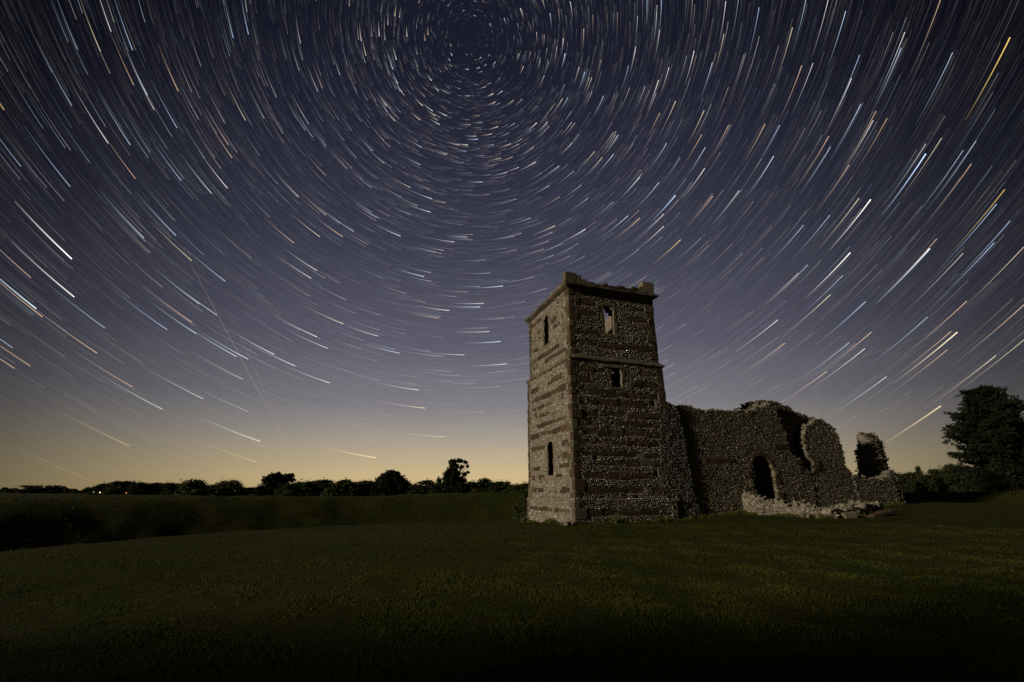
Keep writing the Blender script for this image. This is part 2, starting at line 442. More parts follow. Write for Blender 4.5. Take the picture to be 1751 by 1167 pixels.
def place_block(name, parent, fr, u0, u1, z0, z1, proud, depth, m, var=None, tilt=.008):
    """a dressed block in the wall plane, its face `proud` in front of it"""
    w, h = quant(u1 - u0 - .008, .08), quant(z1 - z0 - .006, .05)
    me = block_mesh(round(w, 3), round(depth, 3), round(h, 3), random.randrange(3) if var is None else var)
    me2 = me
    if me.materials and me.materials[0] != m:
        k2 = ('m', m.name, id(me))
        if k2 not in _bm: c = me.copy(); c.materials.clear(); c.materials.append(m); _bm[k2] = c
        me2 = _bm[k2]
    o = bpy.data.objects.new(name, me2); col.objects.link(o)
    if not me2.materials: me2.materials.append(m)
    p = fr.w((u0 + u1) / 2, (z0 + z1) / 2, proud - depth / 2)
    ang = math.atan2(fr.u[1], fr.u[0])
    o.parent = parent; o.location = Vector(p) - parent.location; o.rotation_euler = (random.gauss(0, tilt), random.gauss(0, tilt), ang + random.gauss(0, tilt))
    return o

# ------------------------------------------------------------------ the tower
TS, TW = 5.96, 6.52                            # length of the south and the west side
STAGES = [(-.6, 1.08, -.02), (1.08, 8.36, .07), (8.36, 12.56, .20)]   # from, to, inset
TH = .85
tower = empty('church_tower', (*church(0, 0), 0))
tag(tower, 'tall square roofless church tower of banded flint and brown stone', 'tower')

def arch(u0, u1, z0, z1):
    c, r = (u0 + u1) / 2, (u1 - u0) / 2
    def f(u, z): return (np.abs(u - c) < r) & (z > z0) & (z < z1 - r * 1.2 + np.sqrt(np.clip(1 - ((u - c) / r) ** 2, 0, 1)) * r * 1.2)
    return f
S_OPEN = [(2.42, 2.98, 9.95, 11.62), (2.56, 3.14, 6.88, 7.92), (4.86, 5.16, 5.98, 6.28), (.55, .72, 9.75, 9.9), (1.5, 1.66, 5.15, 5.3), (3.8, 3.98, 10.0, 10.16), (2.3, 2.48, 4.86, 5.0), (1.2, 1.4, 3.0, 3.15), (4.75, 4.95, 2.2, 2.55)]
W_OPEN = [(3.10, 3.80, 10.05, 11.95), (2.62, 3.42, 2.30, 4.22), (1.0, 1.22, 10.72, 11.1), (5.25, 5.5, 10.75, 11.1), (1.25, 1.42, 9.3, 9.5), (5.0, 5.18, 8.9, 9.2), (1.0, 1.28, 6.25, 6.6), (4.9, 5.15, 5.75, 6.1), (5.6, 5.8, 3.3, 3.6), (3.05, 3.2, 1.3, 1.58), (2.35, 2.5, 1.32, 1.55), (1.5, 1.7, 11.9, 12.1), (4.3, 4.45, 1.9, 2.1)]
E_OPEN = [(3.0, 3.5, 10.05, 11.6)]; N_OPEN = [(2.6, 3.1, 10.05, 11.6)]
DEEP = .30                                      # wider openings go right through the wall
def open_f(lst): 
    sq = lambda o: o[1] - o[0] <= .4 or o[3] - o[2] < 1.2
    fs = [arch(*o) for o in lst if not sq(o)]; hs = [o for o in lst if sq(o)]
    def f(u, z):
        r = np.zeros(np.shape(u), bool)
        for g in fs: r |= g(u, z)
        for (a, b, c, d) in hs: r |= (u > a) & (u < b) & (z > c) & (z < d)
        return r
    return f
FACES = {  # name: (frame maker by inset, length, openings)
    'S': (lambda i: Frame(church(0, i), EX, -NX), TS, S_OPEN),
    'W': (lambda i: Frame(church(i, 0), NX, -EX), TW, W_OPEN),
    'E': (lambda i: Frame(church(TS - i, 0), NX, EX), TW, E_OPEN),
    'N': (lambda i: Frame(church(0, TW - i), EX, NX), TS, N_OPEN)}
def quoin_rows(z0, z1, seed):
    r = random.Random(seed); z = z0; k = 0; rows = []
    while z < z1 - .15:
        h = r.uniform(.26, .62); h = min(h, z1 - z)
        rows.append((z, z + h, k % 2, r.random())); z += h; k += 1
    return rows
BLOCKS = {f: [] for f in 'SWEN'}               # (u0,u1,z0,z1,material)
def bands(face, u0, u1, z0, z1, seed, fill, openings):
    r = random.Random(seed); z = z0
    while z < z1 - .3:
        z += r.uniform(.20, .44)
        h = r.uniform(.20, .33)
        if z + h > z1 - .03: break
        u = u0 + r.uniform(-.12, .1)
        run = r.random() < fill
        while u < u1 - .3:
            w = r.uniform(.5, 1.35); w = min(w, u1 - u)
            if r.random() < (.06 if run else .5): run = not run
            if run and w > .3:
                hit = any(u < b + .30 and u + w > a - .30 and z < d + .1 and z + h > c - .12 for (a, b, c, d) in openings if b - a > .4) or \
                      any(u < b + .02 and u + w > a - .02 and z < d + .02 and z + h > c - .02 for (a, b, c, d) in openings if b - a <= .4)
                if not hit: BLOCKS[face].append((u, u + w, z + r.uniform(-.06, .04), z + h + r.uniform(-.06, .05), 'iron' if r.random() < .92 else 'trim'))
            u += w
            if r.random() < (.07 if face == 'S' else .16): u += r.uniform(.2, .6)
        z += h
for face, sd, fill in (('S', 3, .97), ('W', 8, .85), ('E', 5, .6), ('N', 6, .6)):
    L = FACES[face][1]; op = FACES[face][2]
    bands(face, .62, L - .6, 1.15, 8.15, sd, fill, op)
    bands(face, .72, L - .7, 8.7, 12.45, sd + 20, max(fill, .9), op)
    bands(face, .5, L - .5, .15, 1.0, sd + 40, .5, op)
WINDOWS = []
for f_, op in (('S', S_OPEN[:2]), ('W', W_OPEN[:2])):   # dressed jambs, head and sill round the windows
    r = random.Random(4)
    for (a, b, c, d) in op:
        WINDOWS.append((f_, [])); z = c
        while z < d - .12:
            h = min(r.uniform(.32, .5), d - .1 - z)
            for sd in (0, 1):
                w = r.uniform(.17, .30)
                WINDOWS[-1][1].append(('jamb_stone', a - w, a, z, z + h) if sd == 0 else ('jamb_stone', b, b + w, z, z + h))
            z += h
        WINDOWS[-1][1].insert(0, ('window', a - .22, b + .22, d, d + .22)); WINDOWS[-1][1].append(('sill', a - .2, b + .2, c - .2, c - .01))
tp = Pile()
hidden = Pile()
for z0, z1, ins in STAGES:
    for face, (mk, L, op) in FACES.items():
        fr = mk(ins); of = open_f(op)
        a, b = ins, L - ins
        ca, cb = (a, b) if face in 'SN' else (a + TH - .02, b - TH + .02)
        LY = .10 if face == 'W' else .18
        wide_op = open_f([(p - .45, q + .45, r0 - .3, r1 + .15) if q - p > .4 else (p, q, r0, r1) for (p, q, r0, r1) in op])
        V, F, rims = core(fr, lambda u, z: ~of(u, z), (ca, cb, z0, z1), LY, .14 if face in 'SW' else .2, .02)
        V2, F2, _ = core(Frame(fr.p0 - fr.o * LY, fr.u, fr.o), lambda u, z: ~wide_op(u, z), (ca, cb, z0, z1), TH - LY, .2, .02)
        put('wall', mesh('wall', np.concatenate([V, V2]), np.concatenate([F, F2 + len(V)])), M['mortar'], tower)
        clear = [bk[:4] for bk in BLOCKS[face]] + [st[1:] for wf, sts in WINDOWS if wf == face for st in sts] + [(a - 1, a + .34, z0, z1), (b - .34, b + 1, z0, z1)]
        wide = face in 'SW'
        facing(tp if wide else hidden, fr, lambda u, z: ~of(u, z), (a, b, max(z0, -.4), z1), PAL_T, .125 if wide else .24, .082 if wide else .16, .026, clear)
        if wide:                               # putlog holes get a dark back, windows go right through
            for (p, q, r0, r1) in op:
                if q - p <= .4 and z0 < r0 < z1:
                    back = fr.w(np.array([p - .05, q + .05, q + .05, p - .05]), np.array([r0 - .05, r0 - .05, r1 + .05, r1 + .05]), -.55)
                    put('putlog_back', mesh('putlog_back', back, [[0, 1, 2, 3]]), M['mortar'], tower)
rstub = Pile()
tp.build('flint_facing', tower); hidden.build('rear_facing', tower)
hid = []
def stage_inset(z): return [i for a, b, i in STAGES if a <= z < b][0]
for face in 'SWEN':
    mk, L, op = FACES[face]
    for (u0, u1, z0, z1, m) in BLOCKS[face]:
        fr = mk(stage_inset(max(min((z0 + z1) / 2, 12.5), 0)))
        o = place_block('stone_block', tower, fr, u0, u1, z0, z1, random.uniform(-.004, .03), .13 if m == 'lime' else .3, M[m])
        if face in 'EN': hid.append(o)
for wf, sts in WINDOWS:                        # head stone, with jambs and sill under it
    head = None
    for nm, u0, u1, z0, z1 in sts:
        fr = FACES[wf][0](stage_inset((z0 + z1) / 2))
        o = place_block(nm, tower, fr, u0, u1, z0, z1, random.uniform(.0, .03), .13, M['lime'])
        if head is None: head = o
        else:
            o.parent = head; o.matrix_parent_inverse = Matrix.LocRotScale(head.location, head.rotation_euler, None).inverted()
def join_stuff(objs, name, parent, m):
    V, F, n = [], [], 0
    for o in objs:
        mw = Matrix.Translation(parent.location) @ Matrix.LocRotScale(o.location, o.rotation_euler, None)
        vs = np.empty(len(o.data.vertices) * 3); o.data.vertices.foreach_get('co', vs); vs = vs.reshape(-1, 3)
        A = np.array(mw); vs = vs @ A[:3, :3].T + A[:3, 3]
        for p in o.data.polygons: F.append([x + n for x in p.vertices])
        V.append(vs); n += len(vs); bpy.data.objects.remove(o)
    o = put(name, mesh(name, np.concatenate(V), F), m, parent); tag(o, kind='stuff'); return o
if hid: join_stuff(hid, 'rear_stone_block', tower, M['iron'])
# corner stones
def corner(s_sign, k_sign, seed, z_from=.0):
    for (a, b, ins) in STAGES:
        for (z0, z1, alt, rv) in quoin_rows(max(a, z_from - .3), b - .02, seed + int(a * 10)):
            if z1 < z_from: continue
            ls, lk = (round(.48 + .2 * int(rv * 3) / 2, 2), .32) if alt else (.34, round(.46 + .2 * int(rv * 3) / 2, 2))
            pr = .012 + .025 * rv
            cs = (ins - pr + ls / 2) if s_sign < 0 else (TS - ins + pr - ls / 2)
            ck = (ins - pr + lk / 2) if k_sign < 0 else (TW - ins + pr - lk / 2)
            cs += random.gauss(0, .008) * s_sign; ck += random.gauss(0, .008)
            me = block_mesh(ls, lk, round(quant(z1 - z0 - .015, .04), 3), random.randrange(2))
            m = M['trim'] if rv > .72 else M['iron']
            k2 = ('m', m.name, id(me))
            if k2 not in _bm: c = me.copy(); c.materials.clear(); c.materials.append(m); _bm[k2] = c
            o = bpy.data.objects.new('quoin', _bm[k2]); col.objects.link(o); o.parent = tower
            p = church(cs, ck); o.location = (p[0] - tower.location.x, p[1] - tower.location.y, (z0 + z1) / 2)
            o.rotation_euler = (random.gauss(0, .006), random.gauss(0, .006), ANG + random.gauss(0, .01))
corner(-1, -1, 1); corner(1, -1, 7, 5.6); corner(-1, 1, 13)
# moulded courses run round the tower
def ring_course(name, prof, m, z_j=.012, seg=.35):
    V, F = [], []; P = len(prof)
    pts = []
    for (c0, c1, d0, d1) in (((0, 0), (TS, 0), (-1, -1), (1, -1)), ((TS, 0), (TS, TW), (1, -1), (1, 1)), ((TS, TW), (0, TW), (1, 1), (-1, 1)), ((0, TW), (0, 0), (-1, 1), (-1, -1))):
        L = math.dist(c0, c1); n = int(L / seg)
        for i in range(n):
            t = i / n
            base = (c0[0] + (c1[0] - c0[0]) * t, c0[1] + (c1[1] - c0[1]) * t)
            if i == 0: dr = d0
            else: dr = ((c1[1] - c0[1]) / L, -(c1[0] - c0[0]) / L)
            pts.append((base, dr))
    r = random.Random(9)
    for base, dr in pts:
        jz, jo = r.gauss(0, z_j), r.gauss(0, z_j)
        for (o_, z) in prof:
            s_, k_ = base[0] + dr[0] * (o_ + (jo if o_ > 0 else 0)), base[1] + dr[1] * (o_ + (jo if o_ > 0 else 0))
            p = church(s_, k_); V.append((p[0], p[1], z + jz))
    n = len(pts)
    for i in range(n):
        a, b = i * P, ((i + 1) % n) * P
        for j in range(P):
            F.append([a + j, b + j, b + (j + 1) % P, a + (j + 1) % P])
    return put(name, mesh(name, V, F), m, tower)
ring_course('cornice', [(-.35, 12.42), (-.16, 12.42), (-.02, 12.50), (.06, 12.57), (.06, 12.67), (-.05, 12.74), (-.35, 12.78)], M['trim'])
ring_course('string_course', [(-.3, 8.22), (-.05, 8.22), (.015, 8.27), (.015, 8.32), (-.07, 8.42), (-.19, 8.54), (-.3, 8.54)], M['trim'], .02, .5)
ring_course('plinth_course', [(-.2, 1.0), (.012, 1.0), (.018, 1.05), (-.05, 1.16), (-.2, 1.18)], M['trim'], .03)
# what is left of the parapet
def pb(fr, u0, u1, z0, z1, depth=.42, m='lime', name='parapet_stone'):
    place_block(name, tower, fr, u0, u1, z0, z1, 0, depth, M[m], tilt=.012)
fS, fW, fE, fN = (FACES[f][0](.10) for f in 'SWEN')
for a in ((.0, .72, 12.77, 13.38), (.72, 1.06, 12.77, 13.28), (1.06, 1.36, 12.77, 13.08)): pb(fS, *a)
u = 1.38
for w, h, m in ((.5, .20, 'lime'), (.55, .13, 'lime'), (.36, .26, 'iron'), (.62, .14, 'iron'), (.5, .24, 'iron'), (.42, .16, 'iron'), (.5, .30, 'iron')):
    pb(fS, u, u + w, 12.77, 12.77 + h, m=m); u += w
for a in ((4.86, 5.1, 12.77, 13.16), (5.1, 5.88, 12.77, 13.52)): pb(fS, *a)
pb(fW, .44, .64, 12.77, 13.12)
u = .68
for w, h in ((.5, .2), (.44, .24), (.5, .16), (.4, .2), (.5, .14), (.46, .1)): pb(fW, u, u + w, 12.77, 12.77 + h); u += w
u = .5
for w, h in ((.6, .4), (.6, .2)): pb(fE, u, u + w, 12.77, 12.77 + h, m='lime' if h > .3 else 'iron'); u += w
u = .3
for w, h in ((.6, .1), (.6, .2), (.55, .24), (.6, .22), (.6, .2), (.6, .24), (.55, .3), (.6, .4), (.6, .5)): pb(fN, u, u + w, 12.77, 12.77 + h); u += w
# flat slabs at the foot
for (s, k, w, d, h, r_) in ((-.08, 6.62, .5, .35, .34, .1), (.1, -.12, .62, .34, .26, .05), (-.16, .9, .5, .3, .16, .4), (-.16, 2.4, .42, .3, .14, -.2)):
    p = church(s, k); z = float(ground_h(p[0], p[1]))
    o = put('footing_slab', block_mesh(w, d, h, 1).copy(), M['iron'], tower); o.data.materials.clear(); o.data.materials.append(M['iron'])
    o.matrix_parent_inverse = Matrix.Identity(4); o.location = (p[0] - tower.location.x, p[1] - tower.location.y, z + h * .15); o.rotation_euler = (.04, .05, ANG + r_)

# ------------------------------------------------------------------ ruined nave and chancel walls
def ruin(name, label, cat, s, k): 
    o = empty(name, (*church(s, k), float(ground_h(*church(s, k))))); tag(o, label, cat); return o
def add_wall(parent, fr, poly, holes, thick, pal, pile, cell=.13, sw=.13, sh=.076, proud=.030, back=True, size=.15, tint=None, rag=.12, niche=()):
    P = np.array(poly, float)
    def inside(u, z):
        uu = u + rag * wob(u * 1.0 + 7, z * 1.0, .30, 2); zz = z + rag * wob(u + 3, z, .34, 1)
        r = in_poly(uu, zz, P)
        for h in holes: r &= ~h(u, z)
        return r
    box = (P[:, 0].min() - .1, P[:, 0].max() + .1, P[:, 1].min() - .05, P[:, 1].max() + .15)
    V, F, rims = core(fr, inside, box, thick, cell, .03)
    put('wall', mesh('wall', V, F), M['mortar'], parent)
    facing(pile, fr, inside, box, pal, sw, sh, proud, tint=tint)
    rubble(pile, fr, rims, thick, pal, size)
    if back:
        fb = Frame(fr.p0 - fr.o * thick, fr.u, -fr.o); facing(pile, fb, inside, box, pal, .24, .16, .05)
nave = ruin('nave_wall', 'long roofless flint nave and chancel wall joined to the tower, with a dark doorway', 'ruined wall', 6, .2)
np_ = Pile()
fA = Frame(church(0, .20), EX, -NX)
door = lambda u, z: (np.abs(u - 12.16) < .78 - .0 * z) & (z < 3.46 - .78 * 1.05 + np.sqrt(np.clip(1 - ((u - 12.16) / .78) ** 2, 0, 1)) * .78 * 1.05)
def nt_tint(u, z):
    g = np.clip(.55 + .45 * wob(u, z, 1.6, 0), 0, 1)[:, None]
    return (1 - g) * np.array([.72, .72, .66]) + g * np.array([1.1, 1.02, .9])
W1 = [(5.7, -.4), (5.75, 6.3), (6.1, 6.22), (6.5, 6.12), (7.0, 6.05), (7.6, 6.03), (8.4, 5.93), (9.2, 5.98), (10.06, 6.02), (10.9, 6.03), (11.8, 6.06), (12.3, 6.2), (12.9, 6.35),
      (13.6, 6.72), (13.95, 6.75), (14.0, 6.2), (13.98, 5.6), (14.25, 5.2), (14.38, 4.6), (14.36, 4.0), (14.6, 3.45), (15.0, 3.34), (15.38, 3.26), (15.4, 2.62), (15.75, 2.60), (15.75, -.3)]
W2 = [(15.68, -.3), (15.68, 2.58), (16.1, 2.60), (16.15, 3.3), (15.95, 3.5), (15.8, 4.2), (15.82, 4.7), (16.0, 5.2), (16.45, 5.5),
      (17.2, 5.74), (17.7, 5.82), (18.1, 5.64), (18.45, 5.42), (18.82, 4.93), (18.88, 4.3), (18.98, 3.45), (18.74, 3.28), (19.0, 2.95), (19.2, 2.7), (19.5, 2.35), (19.7, 1.4), (19.75, -.3)]
W3 = [(19.3, -.3), (19.3, 2.4), (20.3, 2.28), (21.2, 2.2), (22.0, 2.3), (22.9, 2.2), (23.1, 1.2), (23.16, -.2), (23.1, -.3)]
niche = lambda u, z: (np.abs(u - 14.45) < .5) & (z > .3) & (z < 2.1 + .25 * np.sqrt(np.clip(1 - ((u - 14.45) / .5) ** 2, 0, 1)))
add_wall(nave, fA, W1, [door], .62, PAL_N, np_, tint=nt_tint)
add_wall(nave, Frame(church(0, .225), EX, -NX), W2, [], .60, PAL_N, np_, tint=nt_tint)
add_wall(nave, fA, W3, [], .62, PAL_N, np_, tint=nt_tint)
# inner leaf behind the scar, and the foot below the niche
fB = Frame(church(0, .80), EX, -NX)
WB = [(12.6, -.3), (12.6, 6.2), (13.2, 6.72), (13.7, 6.9), (14.2, 6.92), (14.95, 6.8), (15.5, 6.66), (16.05, 6.5), (16.3, 6.2), (16.9, 6.25), (17.45, 6.12), (18.0, 5.85), (18.4, 5.45), (18.7, 5.0), (18.85, 3.5), (19.2, 2.7), (19.2, -.3)]
door_b = lambda u, z: (u < 13.0) & (z < 3.3)
add_wall(nave, fB, WB, [door_b], .55, PAL_N, np_, tint=nt_tint)
# cross wall at the chancel arch, broken down to the north
fC = Frame(church(13.05, 0), NX, -EX)
WC = [(1.30, -.2), (1.30, 6.85), (1.7, 6.8), (2.1, 6.65), (2.6, 6.5), (3.0, 6.2), (3.6, 6.0), (4.2, 5.6), (4.6, 5.0), (4.8, 3.6), (5.0, -.2)]
add_wall(nave, fC, WC, [], .95, PAL_L, np_)
# north wall of the nave, seen only through the doorway
fD = Frame(church(0, 5.5), EX, -NX)
WD = [(5.9, -.3), (5.9, 4.2), (8, 4.0), (10, 3.7), (12, 3.9), (13.5, 4.4), (13.9, -.3)]
add_wall(nave, fD, WD, [], .7, PAL_L, np_, sw=.22, sh=.15, cell=.2, back=False)
np_.build('flint_facing', nave)
# stub of torn masonry against the tower, green with lichen
gp = Pile()
fG = Frame(church(0, .09), EX, -NX)
WG = [(4.95, -.3), (5.05, 1.5), (5.0, 2.6), (5.2, 3.6), (5.25, 4.4), (5.5, 5.1), (5.65, 5.7), (6.0, 6.15), (6.4, 6.1), (6.75, 5.9), (6.8, 5.0), (6.95, 4.2), (6.85, 3.4), (7.05, 2.4), (7.0, 1.6), (7.25, .8), (7.3, -.2)]
add_wall(nave, fG, WG, [], .30, PAL_G, gp, back=False, proud=.06, size=.15)
gp.build('lichen_flint', nave)
# stones of a rough brown course and the sill
r = random.Random(2)
u = 7.3
while u < 10.8:
    w = r.uniform(.35, .8)
    if r.random() < .72: place_block('stone_block', nave, fA, u, u + w, 3.02 + r.uniform(-.03, .03), 3.28, .04, .3, M['iron'])
    u += w
for (u0, u1, z0, z1, m) in ((15.36, 16.12, 2.50, 2.66, 'lime'), (12.98, 13.35, 1.9, 2.35, 'iron'), (12.96, 13.3, 2.4, 2.8, 'lime'), (11.0, 11.36, 2.2, 2.6, 'iron'), (11.05, 11.36, 1.7, 2.15, 'lime'), (13.0, 13.3, .5, .95, 'lime'), (13.0, 13.4, 1.0, 1.45, 'iron'), (14.7, 15.3, 3.02, 3.3, 'iron'), (13.3, 14.1, 3.9, 4.2, 'iron'),
                           (16.2, 16.7, 2.7, 3.3, 'iron'), (11.1, 11.5, 1.2, 1.6, 'iron'), (14.9, 15.3, 2.5, 2.95, 'iron')):
    place_block('stone_block', nave, fA, u0, u1, z0, z1, .05, .35, M[m])
for i in range(9):                             # rough arch stones over the doorway
    t = math.pi * (i + .5) / 9
    cu, cz = 12.16 + .92 * math.cos(t), 2.64 + .95 * math.sin(t)
    o = place_block('arch_stone', nave, fA, cu - .16, cu + .16, cz - .13, cz + .13, .03, .3, M['iron'])
    o.rotation_euler = Matrix.Rotation(ANG, 3, 'Z').to_quaternion().to_matrix().to_4x4().to_euler()
    o.rotation_euler = (Matrix.Rotation(ANG, 4, 'Z') @ Matrix.Rotation(math.pi / 2 - t, 4, 'Y')).to_euler()

# free-standing piece of the east wall
pier = ruin('chancel_pier', 'freestanding rounded flint pier, last fragment of the east end', 'ruined wall', 22.3, 1)
pp = Pile()
fP = Frame(church(22.32, 0), NX, -EX)
WP = [(.86, -.2), (.86, 3.7), (.88, 4.3), (.96, 4.8), (1.1, 5.1), (1.3, 5.28), (1.5, 5.05), (1.7, 4.6), (1.86, 4.1), (1.98, 3.4), (2.06, 2.4), (2.1, -.2)]
P_ = np.array(WP)
add_wall(pier, fP, WP, [], 1.40, PAL_N, pp, size=.17)
fP2 = Frame(church(0, .86), EX, -NX)
facing(pp, fP2, lambda u, z: in_poly(u, z, [(22.3, -.3), (22.3, 4.7), (22.8, 4.9), (23.4, 4.6), (23.7, 3.4), (23.75, -.3)]), (22.3, 23.7, -.2, 5), PAL_N, .13, .076, .03)
WF = [(22.2, -.2), (22.2, 2.3), (22.7, 2.7), (23.1, 2.75), (23.3, 2.1), (23.4, 1.2), (23.5, -.2)]
add_wall(pier, Frame(church(0, .24), EX, -NX), WF, [], 1.0, PAL_N, pp, back=False)
pp.build('flint_facing', pier)

# low porch foundation in front of the doorway
low = ruin('porch_foundation', 'low curving line of pale flint foundation on the grass before the doorway', 'ruined wall', 12, -2)
lp = Pile()
PX = 1751 / 2; PY = 1167 / 2
def ray(x, y):
    u, v = (x - PX) / FPX, (PY - y) / FPX; c, s = math.cos(PITCH), math.sin(PITCH)
    return np.array([u, c - v * s, s + v * c])
def on_ground(x, y):
    d = ray(x, y); t = 3.0
    while t < 400:
        p = d * t
        if p[2] + EYE < float(ground_h(p[0], p[1])): break
        t *= 1.003
    return d[:2] * t
LOWPTS = [((1269, 879), .95), ((1300, 881), .80), ((1338, 882), .52), ((1385, 886), .40), ((1425, 887), .36), ((1470, 884), .34), ((1512, 877), .34)]
lows = [(on_ground(*p), h) for p, h in LOWPTS]
for (pa, ha), (pb_, hb) in zip(lows[:-1], lows[1:]):
    L = np.linalg.norm(pb_ - pa); u_ = (pb_ - pa) / L; o_ = np.array([u_[1], -u_[0]])
    gz0, gz1 = float(ground_h(*pa)), float(ground_h(*pb_))
    fr = Frame(pa, u_, o_)
    poly = [(-.05, gz0 - .3), (-.05, gz0 + ha), (L * .3, gz0 + (gz1 - gz0) * .3 + ha * .72 + hb * .28 + random.uniform(-.05, .05)), (L * .65, gz0 + (gz1 - gz0) * .65 + ha * .35 + hb * .65 + random.uniform(-.06, .06)), (L + .05, gz1 + hb), (L + .05, gz1 - .3)]
    add_wall(low, fr, poly, [], .62, PAL_L, lp, size=.17, sw=.15, sh=.10, proud=.06, rag=.16)
lp.build('flint_facing', low)
fx, fy = [], []
for (pa, ha), (pb_, hb) in zip(lows[:-1], lows[1:]):
    q = rng.random(700)[:, None]; u_ = (pb_ - pa) / np.linalg.norm(pb_ - pa); o_ = np.array([u_[1], -u_[0]])
    P = pa + (pb_ - pa) * q + o_ * (.06 + np.abs(rng.normal(0, .12, (700, 1)))); fx.append(P[:, 0]); fy.append(P[:, 1])
fx, fy = np.concatenate(fx), np.concatenate(fy); keep = wob(fx, fy, .5, 1) > -.2
g4 = blades(fx[keep], fy[keep], .15, .012, .7, M['tuft'], 'foundation_grass'); tag(g4, 'tufts of longer grass in front of the low foundation', 'grass', kind='stuff')
def loose(name, label, cat, px, py, w, d, h, m, rot, group=None):
    p = on_ground(px, py); z = float(ground_h(*p))
    me = block_mesh(w, d, h, 2).copy(); me.materials.clear(); me.materials.append(M[m])
    o = bpy.data.objects.new(name, me); col.objects.link(o); o.location = (p[0], p[1], z + h * .32); o.rotation_euler = (random.gauss(0, .08), random.gauss(0, .08), rot)
    tag(o, label, cat, group); return o
loose('fallen_slab', 'flat brown stone slab lying in the grass at the east end of the low foundation', 'stone', 1497, 883, 1.7, .9, .16, 'iron', .4)
loose('fallen_stone', 'squared grey stone in the grass by the end of the low foundation', 'stone', 1450, 886, .6, .5, .3, 'lime', .1)
loose('upright_stone', 'small upright pale stone at the foot of the nave wall beside the tower', 'stone', 1151, 887, .42, .3, .62, 'lime', .35)
loose('fallen_flint', 'single pale stone in the grass before the tower corner', 'stone', 970, 899, .3, .24, .2, 'lime', .9)

# ------------------------------------------------------------------ trees
def tube(pts, rads, seg=7):
    V, F = [], []
    for i, (p, r_) in enumerate(zip(pts, rads)):
        p = Vector(p); t = (Vector(pts[min(i + 1, len(pts) - 1)]) - Vector(pts[max(i - 1, 0)])).normalized()
        a = t.orthogonal().normalized(); b = t.cross(a)
        for k in range(seg):
            an = 2 * math.pi * k / seg; V.append(tuple(p + (a * math.cos(an) + b * math.sin(an)) * r_))
    for i in range(len(pts) - 1):
        for k in range(seg): F.append([i * seg + k, i * seg + (k + 1) % seg, (i + 1) * seg + (k + 1) % seg, (i + 1) * seg + k])
    return V, F
def merge(parts):
    V, F = [], []
    for v, f in parts:
        n = len(V); V += v; F += [[x + n for x in q] for q in f]
    return V, F
def leaf_faces(P, size, flat=.0, stretch=1.6, outd=None):
    n = len(P); a = rng.normal(size=(n, 3))
    if outd is not None: a = a * .7 + outd * 1.3
    a[:, 2] *= (1 - flat); a /= np.linalg.norm(a, axis=1)[:, None] + 1e-9
    b = np.cross(a, rng.normal(size=(n, 3))); b /= np.linalg.norm(b, axis=1)[:, None] + 1e-9
    s = size * rng.uniform(.6, 1.4, (n, 1))
    v = np.stack([P - a * s * stretch * .5, P + b * s * .5, P + a * s * stretch * .5, P - b * s * .5], 1).reshape(-1, 3)
    return v, np.arange(4 * n).reshape(-1, 4)
def crown_points(clumps, n):
    """clumps: (x,y,z,rx,rz); leaves sit mostly near each clump's skin"""
    c = np.array(clumps); w = c[:, 3] ** 2; idx = rng.choice(len(c), n, p=w / w.sum())
    d = rng.normal(size=(n, 3)); d /= np.linalg.norm(d, axis=1)[:, None]
    r_ = rng.random(n) ** .45 * (1 + .19 * rng.normal(size=n))
    return c[idx, :3] + d * r_[:, None] * np.stack([c[idx, 3], c[idx, 3], c[idx, 4]], 1)
def broad_template(seed, h, w, n, leaf=.34, low=.02, heart=True):
    r = random.Random(seed); cl = []
    for i in range(26):
        t = r.random(); zz = h * (low + .80 * t); rad_ = w * .5 * math.sin(math.pi * min(.97, .18 + .74 * t)) ** .7
        a = r.uniform(0, 6.28); q = rad_ * r.random() ** .5 * .85; sz = w * r.uniform(.11, .2)
        cl.append((q * math.cos(a), q * math.sin(a), zz, sz, sz * r.uniform(.6, .95)))
    if heart: cl.append((0, 0, h * .5, w * .34, h * .42)); cl.append((0, 0, h * .12, w * .42, h * .16))
    P = crown_points(cl, n); P[:, 2] = np.maximum(P[:, 2], .05)
    v, f = leaf_faces(P, leaf); crown = mesh('crown', v, f)
    parts = [tube([(0, 0, -.3), (r.gauss(0, .1), r.gauss(0, .1), h * .3), (r.gauss(0, .2), r.gauss(0, .2), h * .75)], [h * .035, h * .027, h * .008])]
    for i in range(7):
        z0 = h * r.uniform(.15, .5); a = r.uniform(0, 6.28); L = w * r.uniform(.25, .42)
        parts.append(tube([(0, 0, z0), (L * .5 * math.cos(a), L * .5 * math.sin(a), z0 + h * .12), (L * math.cos(a), L * math.sin(a), z0 + h * .27)], [h * .014, h * .009, h * .003], 5))
    tv, tf = merge(parts); return crown, mesh('trunk', tv, tf, True)
def plant_tree(tmpl, name, label, cat, x, y, sx, sz, rot, m, group=None, sink=.15):
    c, t = tmpl
    e = empty(name, (x, y, float(ground_h(x, y)) - sink)); e.scale = (sx, sx, sz); e.rotation_euler = (0, 0, rot)
    for nm, me, mm in (('crown', c, m), ('trunk', t, M['bark'])):
        k2 = ('t', id(me), mm.name)
        if k2 not in _bm:
            c_ = me.copy() if me.materials else me
            c_.materials.clear(); c_.materials.append(mm); _bm[k2] = c_
        o = bpy.data.objects.new(nm, _bm[k2]); col.objects.link(o); o.parent = e
    tag(e, label, cat, group); return e
TM = [broad_template(20 + i, 10, w, 5600, .40) for i, w in enumerate((9, 8, 10.5, 7.5))]
TB = [broad_template(40 + i, 4, w, 9000, .17, .0) for i, w in enumerate((5, 6))]
